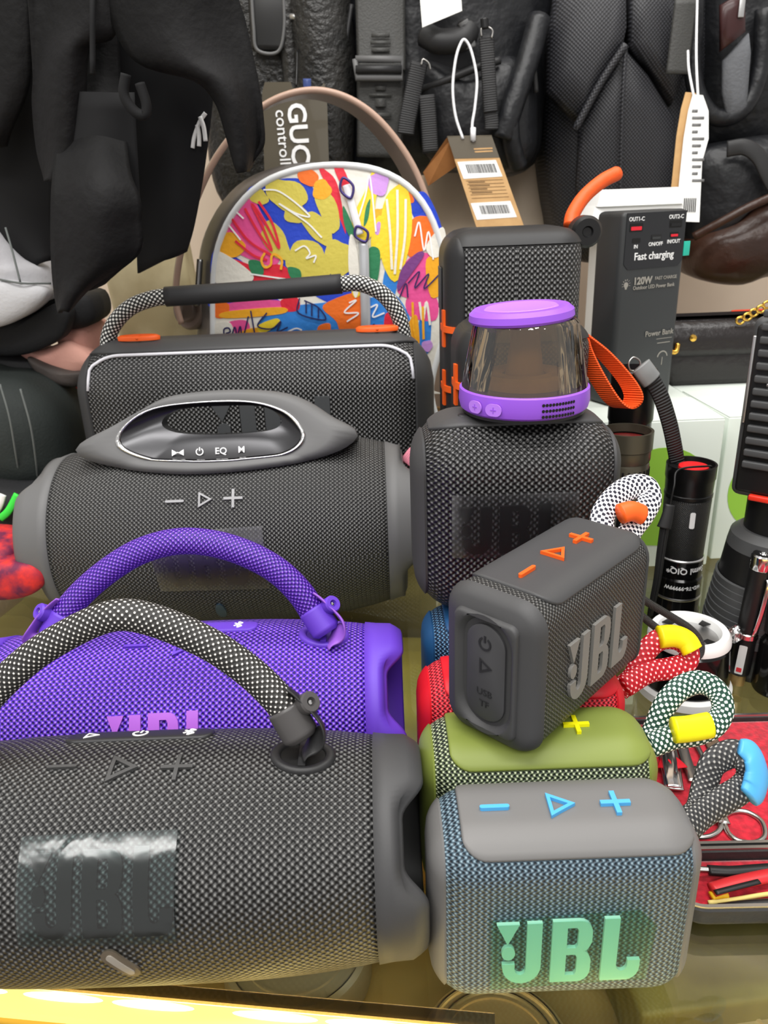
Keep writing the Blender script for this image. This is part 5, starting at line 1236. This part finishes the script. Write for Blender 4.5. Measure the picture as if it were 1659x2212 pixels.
layers = [
 ('blue', [wob([(540, 405), (640, 385), (690, 420), (745, 490), (768, 560), (752, 650), (690, 640), (620, 580), (590, 520), (548, 455)]), wob([(884, 432), (915, 414), (940, 452), (957, 505), (955, 540), (900, 480)]), wob([(463, 540), (520, 560), (560, 600), (540, 625), (464, 620)]), wob([(465, 640), (590, 640), (600, 660), (466, 668)]), wob([(800, 680), (840, 672), (850, 720), (805, 724)])]),
 ('sky', [wob([(580, 670), (700, 650), (800, 640), (860, 640), (880, 730), (700, 736), (570, 736)]), wob([(835, 570), (860, 580), (850, 640), (825, 640)]), wob([(905, 690), (930, 680), (925, 760), (905, 750)])]),
 ('pink', [wob([(540, 420), (512, 452), (484, 505), (480, 525), (545, 560), (600, 570), (606, 520), (572, 470)]), blob(905, 598, 44, 52, 28), wob([(490, 655), (600, 645), (610, 665), (500, 676)]), wob([(495, 695), (535, 690), (540, 715), (500, 720)]), wob([(880, 640), (940, 640), (940, 690), (885, 680)])]),
 ('red', [wob([(690, 367), (704, 368), (730, 400), (748, 500), (738, 480), (716, 420)]), wob([(722, 363), (742, 364), (762, 420), (756, 440), (742, 410)]), wob([(505, 560), (560, 575), (610, 570), (648, 605), (640, 625), (560, 610)]), wob([(610, 645), (645, 640), (648, 665), (618, 668)]), blob(848, 700, 18, 30, -12), wob([(640, 580), (690, 600), (660, 612), (636, 600)])]),
 ('orange', [blob(667, 384, 23, 17, 15), wob([(700, 655), (785, 625), (792, 660), (776, 722), (740, 722), (728, 690)]), wob([(890, 474), (934, 472), (942, 512), (905, 545), (880, 548)]), wob([(858, 392), (872, 396), (894, 430), (884, 436)]), wob([(466, 655), (496, 655), (492, 682), (466, 684)]), wob([(690, 700), (715, 695), (710, 726), (688, 726)])]),
 ('olive', [blob(620, 420, 48, 32, 22), blob(560, 425, 22, 16, 30), blob(640, 460, 26, 22, 20), blob(688, 492, 46, 22, 48), blob(668, 562, 50, 40, 38), blob(733, 556, 30, 40, -8), blob(598, 520, 24, 46, -30), blob(708, 450, 20, 56, -22)]),
 ('amber', [blob(498, 530, 32, 27, 10), wob([(488, 672), (608, 660), (612, 674), (490, 686)]), blob(815, 480, 16, 34, 16), blob(696, 410, 20, 22, 0), wob([(520, 715), (560, 705), (580, 728), (510, 734)]), wob([(880, 700), (900, 680), (905, 760), (885, 745)]), wob([(920, 560), (960, 560), (962, 620), (930, 640)])]),
 ('yellow', [wob([(762, 470), (790, 410), (806, 368), (826, 376), (812, 430), (806, 500), (786, 520), (768, 505)]), blob(855, 498, 34, 104, 4, .04), blob(822, 510, 20, 50, 10), wob([(560, 700), (600, 684), (606, 696), (570, 716)]), wob([(790, 560), (800, 600), (770, 640), (760, 610)])]),
 ('lilac', [blob(818, 396, 22, 27, 10), wob([(815, 480), (822, 482), (818, 505), (810, 502)]), blob(922, 745, 12, 12)]),
 ('green', [wob([(742, 444), (760, 480), (768, 505), (758, 512), (744, 482)]), wob([(796, 538), (820, 540), (816, 600), (800, 606)]), wob([(540, 562), (566, 564), (572, 590), (548, 590)]), wob([(625, 575), (650, 580), (652, 600), (632, 598)]), wob([(790, 450), (800, 430), (796, 470), (786, 488)])]),
 ('cream', [wob([(464, 545), (500, 555), (548, 590), (542, 608), (500, 612), (464, 606)]), wob([(756, 510), (768, 520), (778, 600), (768, 640), (754, 580)]), wob([(920, 530), (956, 490), (962, 540), (935, 556)]), wob([(465, 700), (500, 696), (508, 736), (465, 738)])]),
 ('plum', [wob([(866, 580), (900, 545), (915, 550), (880, 600), (858, 625)])]),
]
off = .0015
for nm, shapes in layers:
    m_ = pm('print_'+nm, COLS[nm], .6, **CANV); [bake(decal('print_patch', [q_], panf, off, m_, None, .0004, 24), t) for q_ in shapes]; off += .00012
def strokes(col, w_, lines, nm='print_stroke'):
    global off
    S = []
    for ln in lines:
        P = [(p.x, p.y) for p in cr([(a, b, 0) for a, b in ln], 6)]
        S += outline(P, w_)
    m_ = pm('print_'+col, COLS[col], .6)
    for s_ in S:
        lp = s_[0]; n = len(lp)//2
        o = mk(nm, [panf(u, v, off) for u, v in lp], [(i, i+1, 2*n-2-i, 2*n-1-i) for i in range(n-1)], m_, None, False)
        fixn(o); bake(o, t); o.modifiers.new('t', 'SOLIDIFY').thickness = .0002
    off += .00012
strokes('red', 5, [[(530, 450), (560, 500), (590, 540), (570, 490), (545, 440), (575, 480), (606, 535), (590, 480), (560, 435)], [(500, 470), (540, 520), (590, 550)], [(510, 520), (550, 550), (580, 560)]])
strokes('white', 3.2, [[(570, 410), (600, 412), (630, 430), (660, 455), (670, 468), (640, 460), (605, 440), (620, 450), (665, 480), (690, 505), (697, 512)], [(640, 540), (660, 530), (672, 545), (664, 556), (684, 550), (680, 565)], [(775, 470), (790, 420), (797, 380), (803, 410), (812, 500)], [(545, 590), (590, 596), (620, 600)], [(755, 650), (770, 645), (745, 670), (775, 672), (750, 690)], [(895, 510), (905, 480), (915, 540), (925, 500), (935, 560)], [(800, 660), (815, 655), (805, 680), (830, 672)], [(610, 720), (640, 705), (655, 708)], [(492, 482), (522, 518)], [(512, 458), (528, 472)]])
strokes('cream', 5, [[(835, 430), (842, 500), (846, 580)], [(858, 410), (858, 500), (852, 590)], [(876, 430), (874, 510), (864, 580)], [(905, 650), (912, 690), (920, 650), (928, 700)]])
strokes('amber', 5, [[(575, 545), (568, 560), (575, 575), (588, 570), (590, 552), (598, 548), (612, 560), (610, 580)], [(890, 650), (892, 700), (900, 740)], [(912, 660), (914, 730)]])
strokes('navy', 3, [[(488, 728), (486, 710), (496, 706), (500, 714), (490, 718)], [(504, 722), (510, 704), (516, 722), (522, 702), (528, 724), (540, 680)], [(545, 668), (556, 730)], [(580, 672), (560, 700), (590, 706), (610, 690), (602, 712), (625, 702)], [(650, 640), (648, 672), (704, 686), (690, 660), (660, 645)], [(664, 648), (664, 672)], [(676, 652), (676, 678)], [(690, 660), (690, 682)], [(880, 610), (905, 585), (895, 620), (925, 590), (915, 622), (950, 590)], [(862, 640), (876, 610), (880, 640)], [(800, 710), (808, 696), (816, 716), (824, 700), (832, 716)]])
# zip with pull
bake(tube('zip_pull', [panf(748, 400, .004), panf(757, 430, .005), panf(768, 470, .006), panf(778, 505, .006)], .0034, pm('pull_white', (236, 234, 238), .3), None, 10, ry=.0012, up=(0, -1, 0)), t)
for a, b in (((742, 385), (758, 428)), ((772, 488), (790, 520))):
    q0, q1 = panf(*a, .0075), panf(*b, .0075); mid_ = q0.lerp(q1, .5); w_ = Vector((.0055, 0, .0015))
    bake(tube('pull_link', [q0, mid_+w_, q1, mid_-w_], .0012, pm('link_violet', (70, 58, 120), .3, .4), None, 8, closed=True), t)
bake(tube('zip_track', [panf(786, 520, .004), panf(788, 600, .005), panf(790, 680, .004), panf(789, 745, .004)], .0046, pm('track_pearl', (200, 202, 206), .25, .3), None, 10, ry=.0028, up=(0, -1, 0)), t)
# arched handle: flat taupe band
arch = [(392, 700), (380, 640), (392, 540), (425, 430), (478, 325), (560, 235), (650, 197), (735, 205), (815, 255), (885, 345), (925, 440), (945, 530), (950, 600)]
hy = PY+.006
P = cr([A(u, v, hy) for u, v in arch], 8); wv = Vector((-.010, .040, 0)); rings = []
for i, p in enumerate(P):
    tg = (P[min(i+1, len(P)-1)]-P[max(i-1, 0)]).normalized(); n_ = tg.cross(wv.normalized()).normalized()
    rings.append([p+n_*.0022, p+wv*.5+n_*.003, p+wv+n_*.0022, p+wv-n_*.0022, p+wv*.5-n_*.0016, p-n_*.0022])
hd = bake(loft('handle', rings, TAUPE, None, cap0=True, cap1=True, sh=40), t)
bake(tube('handle_edge', P, .0028, TAUL, None, 8, seg=1), t)
pv = A(408, 668, PY+.05); M = Matrix.Translation(pv) @ Vector((-.5, -.85, .1)).normalized().to_track_quat('Z', 'Y').to_matrix().to_4x4()
bake(lathe('hinge_disc', [(.020, -.012), (.020, .0), (.018, .003), (.0125, .003), (.012, .0045), (.0105, .006), (0, .006)], TAUPE, None, 36, M), t)
bake(tube('buckle_strip', [A(432, 560, PY+.03), A(428, 620, PY+.03), A(425, 660, PY+.03)], .0030, SATIN, None, 8), t)
# black lettered card
c_ = A(640, 275, .90)
t = thing('gift_card', 'glossy black swing card with white lettering behind the taupe handle', 'card', c_)
GLK = pm('card_gloss', (92, 86, 74), .18, 0, coat=.6)
cf = lambda x, y, o=0.0: A(x, y, .90-o)
bake(decal('card_board', [[[(566, 200), (572, 177), (628, 177), (632, 190), (692, 190), (700, 178), (706, 200), (714, 470), (574, 470)]]], cf, .0008, GLK, None, .0016), t)
a_ = math.atan2((A(640, 400, .9)-A(638, 240, .9)).z, (A(640, 400, .9)-A(638, 240, .9)).x)
for s_, u, v, sz in (('GUCCI', 646, 318, .0270), ('controllato', 613, 322, .0165)):
    o = txt('lettering', s_, sz, INK_W, None, A(u, v, .8985), (0, 0, 0), bold=.0006 if s_[0] == 'G' else .0001); o.rotation_euler = (pi/2, pi/2-.02, 0); 
    o.data.transform(Matrix.LocRotScale(o.location, o.rotation_euler, None)); o.location = (0, 0, 0); o.rotation_euler = (0, 0, 0); bake(o, t)
bake(tube('card_tape', [A(655, 184, .897), A(672, 184, .897)], .006, pm('tape_blue', (60, 76, 130), .3), None, 8, ry=.0005, up=(0, -1, 0), seg=1), t)
bake(tube('card_cord', [A(640, 185, .90), A(641, 150, .91), A(642, 110, .925)], .001, BLK, None, 6), t)

# ================================================================== BLACK CLOTH HATS HANGING TOP LEFT
SUE = pm('suede_black', (20, 19, 20), .7, noise=(7, (13, 13, 13)), bump=(120, .5, .002), spec=.25); SUI = pm('suede_inner', (8, 8, 10), .85)
def drape(name, rows, mat, wav=.012, ph=0.0, n=18, thick=.003, parent=None):
    """hanging sheet: rows of (u_left, u_right, v, y); folds run down it"""
    R = []
    for i, (ul, ur, v, y) in enumerate(rows):
        r_ = []
        for k in range(n+1):
            s = k/n; yy = y+wav*math.sin(s*5.0+ph+i*.25)*(1-.3*s); vv = v[0]+(v[1]-v[0])*s if isinstance(v, tuple) else v
            r_.append(A(ul+(ur-ul)*s, vv, yy))
        R.append(r_)
    # smooth between rows
    Q = [cr([R[i][k] for i in range(len(R))], 5) for k in range(n+1)]
    rings = [[Q[k][i] for k in range(n+1)] for i in range(len(Q[0]))]
    o = loft(name, rings, mat, None, closed=False); m = o.modifiers.new('t', 'SOLIDIFY'); m.thickness = thick
    bake(o, parent)
    return o
t = thing('cloth_hat', 'black suede hat with a pointed flap at far upper left', 'hat', A(160, 150, .62), group='black cloth hats')
drape('outer_flap', [(55, 232, -150, .60), (58, 240, -20, .60), (62, 246, (30, 70), .60), (70, 190, (150, 95), .602), (72, 180, (220, 200), .605), (84, 178, (320, 320), .61), (100, 140, (375, 370), .612), (104, 120, (392, 388), .613)], SUE, .012, .4, parent=t)
drape('inner_lining', [(70, 330, -150, .66), (80, 330, 60, .66), (110, 320, 250, .66), (120, 300, 420, .665), (120, 250, 470, .67)], SUI, .01, 1.2, parent=t)
t = thing('cloth_hat', 'black suede hat whose flap sweeps down over the taupe handle', 'hat', A(420, 150, .60), group='black cloth hats')
drape('outer_flap', [(215, 500, -150, .585), (230, 510, -20, .585), (252, 528, (60, 40), .585), (300, 545, (130, 110), .583), (420, 562, (165, 190), .582), (470, 570, (215, 255), .583), (495, 572, (290, 310), .586), (512, 555, (350, 340), .588), (520, 538, (372, 362), .59)], SUE, .014, 2.0, parent=t)
drape('inner_lining', [(230, 470, -150, .64), (236, 470, 60, .64), (250, 460, 200, .64), (280, 440, 360, .645), (296, 418, 480, .65), (302, 400, (590, 540), .652)], SUI, .008, .6, parent=t)
bake(tube('loop', [A(272, 160, .575), A(268, 205, .575), A(290, 240, .575), A(312, 248, .575), A(316, 225, .575), A(302, 180, .575)], .0035, SUI, None, 8), t)
bake(tube('white_piping', [A(444, 244, .635), A(432, 262, .635), A(420, 295, .635), A(416, 320, .635)], .0016, WHITE, None, 8), t)
bake(tube('white_piping', [A(432, 252, .633), A(440, 275, .633), A(444, 305, .633)], .0016, WHITE, None, 8), t)
bake(tube('white_piping', [A(426, 270, .634), A(430, 292, .634), A(430, 316, .634)], .0016, WHITE, None, 8), t)
t = thing('cloth_hat', 'black suede hat with long flap pointing down over the cream pillar', 'hat', A(190, 450, .58), group='black cloth hats')
drape('outer_flap', [(150, 240, -150, .635), (140, 255, 150, .63), (126, 270, 290, .605), (118, 282, (395, 380), .575), (116, 302, (450, 430), .568), (116, 304, (530, 470), .568), (120, 300, (600, 540), .57), (128, 200, (650, 610), .572), (134, 150, (676, 660), .573)], SUE, .010, 1.0, parent=t)
drape('inner_lining', [(160, 290, 200, .60), (150, 300, 380, .60), (150, 305, (520, 490), .60), (150, 304, (600, 545), .602), (150, 240, (640, 600), .604)], SUI, .006, 2.2, parent=t)
bake(tube('hanging_loop', [A(200, 160, .58), A(200, -100, .60), A(200, -420, .75), Vector((A(200, 0, .6).x, 1.13, 1.03))], .002, SUI, None, 6), t)
t = thing('cloth_hat', 'plain black suede hat hanging at the left picture edge', 'hat', A(20, 200, .64), group='black cloth hats')
drape('outer_flap', [(-120, 60, -150, .64), (-120, 66, 60, .64), (-120, 62, 180, .642), (-110, 24, 270, .645), (-100, 10, (330, 310), .65)], SUE, .012, .2, parent=t)
drape('inner_lining', [(-120, 110, -100, .68), (-120, 114, 200, .68), (-110, 116, 400, .682), (-60, 112, (540, 480), .684), (60, 112, (580, 560), .686)], SUI, .008, 1.0, parent=t)

# ================================================================== CAPS PILED AT THE LEFT
def cap(label, y, crown_m, crown=None, depth=.03, brim=None, brim_m=None, yb=None, seams=(), back=.05):
    us = [p[0] for p in (crown or brim)]; vs = [p[1] for p in (crown or brim)]
    c = A(sum(us)/len(us), max(vs), y)
    t = thing('cap', label, 'cap', (c.x, y, c.z), group='caps piled at the left')
    if crown:
        pillow('crown', crown, y, depth, crown_m, t, back)
        for sm_ in seams: bake(tube('seam', [A(u, v, yy) for u, v, yy in sm_], .0009, pm('cap_thread', (92, 96, 94), .7), None, 6), t)
    if brim: pillow('brim', brim, yb or y-.01, .008, brim_m or crown_m, t, .02)
    return t
TW = lambda n, c, c2: pm(n, c, .75, noise=(14, c2), bump=(420, .4, .0008))
c_blk = TW('cap_black', (26, 27, 29), (20, 20, 22)); c_dk = TW('cap_charcoal_green', (38, 44, 42), (28, 34, 32)); c_wh = TW('cap_white', (182, 182, 184), (156, 154, 158)); c_pk = TW('cap_pink', (226, 170, 154), (206, 146, 134))
c_red = pm('cap_red_camo', (226, 50, 40), .7, noise=(95, (104, 26, 62))); c_grn = pm('stripe_green', (60, 220, 70), .6)
cap('red and plum camouflage cap at the bottom of the pile', .50, c_red, [(-90, 1165), (30, 1160), (62, 1190), (90, 1228), (70, 1262), (0, 1280), (-90, 1285)], .03, [(-90, 1225), (40, 1215), (80, 1225), (97, 1245), (90, 1270), (55, 1288), (0, 1294), (-90, 1294)], None, .472, back=.02)
t = cap('black cap with green and white stripes near the bottom of the pile', .60, c_blk, [(-90, 1050), (60, 1055), (100, 1040), (90, 1100), (66, 1150), (20, 1184), (-90, 1190)], .02)
bake(tube('green_stripe', [A(0, 1120, .575), A(18, 1104, .574), A(38, 1068, .576)], .003, c_grn, None, 8, ry=.0012, up=(0, -1, 0)), t); bake(tube('white_stripe', [A(-14, 1112, .577), A(-2, 1092, .575), A(6, 1068, .576)], .003, WHITE, None, 8, ry=.0012, up=(0, -1, 0)), t)
cap('charcoal green cap with rounded crown beside the barrel speaker', .66, c_dk, [(-90, 815), (0, 808), (60, 816), (112, 850), (146, 900), (164, 960), (168, 1000), (150, 1030), (90, 1056), (0, 1064), (-90, 1062)], .05, seams=([(0, 830, 0.614), (20, 900, 0.607), (34, 980, 0.609), (46, 1052, 0.623)], [(44, 840, 0.617), (66, 920, 0.611), (78, 1000, 0.615), (82, 1050, 0.627)]))
cap('red patterned cap behind the charcoal green cap', .72, c_red, [(60, 800), (110, 822), (165, 842), (172, 905), (150, 930), (100, 900), (60, 850)], .02)
cap('black cap with a speckled brim above the charcoal green cap', .705, c_blk, [(-90, 742), (0, 752), (80, 770), (150, 800), (150, 830), (60, 830), (-90, 820)], .015, [(60, 772), (110, 790), (150, 802), (178, 806), (170, 834), (130, 832), (90, 815)], TW('cap_snake', (84, 76, 72), (24, 22, 22)), .690)
cap('pale pink cap showing its brim between two black brims', .725, c_pk, [(128, 712), (160, 702), (192, 706), (202, 750), (200, 790), (150, 790)], .02, [(38, 752), (90, 755), (140, 738), (168, 748), (198, 772), (204, 788), (172, 809), (130, 806), (84, 788), (48, 768)], None, .700)
cap('black cap with broad brim just under the white cap', .715, c_blk, [(-90, 560), (60, 590), (140, 630), (196, 640), (200, 700), (100, 715), (-90, 720)], .02, [(-90, 680), (0, 690), (70, 680), (120, 655), (150, 670), (146, 705), (126, 736), (62, 764), (0, 768), (-90, 756)], None, .685)
cap('white cap on top of the pile', .69, c_wh, [(-90, 420), (0, 478), (36, 520), (70, 556), (104, 574), (116, 596), (122, 640), (60, 660), (-90, 690)], .035, [(-90, 640), (0, 606), (56, 612), (96, 622), (100, 642), (70, 672), (36, 692), (0, 706), (-90, 722)], None, .655, seams=([(12, 492, .668), (26, 540, .658), (44, 610, .651)], [(0, 604, .652), (50, 612, .649), (110, 612, .662)]))
# beige cloth under the pile
cl = rbox('folded_cloth', (.20, .16, .030), .012, pm('cloth_sand', (198, 182, 150), .8, bump=(60, .6, .004)), None, (-.40, .50, .0155), (0, 0, -.2), 4); tag(cl, 'folded sand coloured cloth under the cap pile', 'cloth')
# pink webbing loop between the barrel speaker and the black cube
o = tube('pink_strap', [A(876, 980, .53), A(892, 992, .525), A(906, 1006, .52), A(912, 1040, .52)], .006, ribbed('webbing_pink', (232, 140, 160), .0014, 1, .6, .0004, coord='UV'), None, 10, ry=.0012, up=(0, -1, .3)); tag(o, 'short pink webbing strap beside the barrel speaker', 'strap')
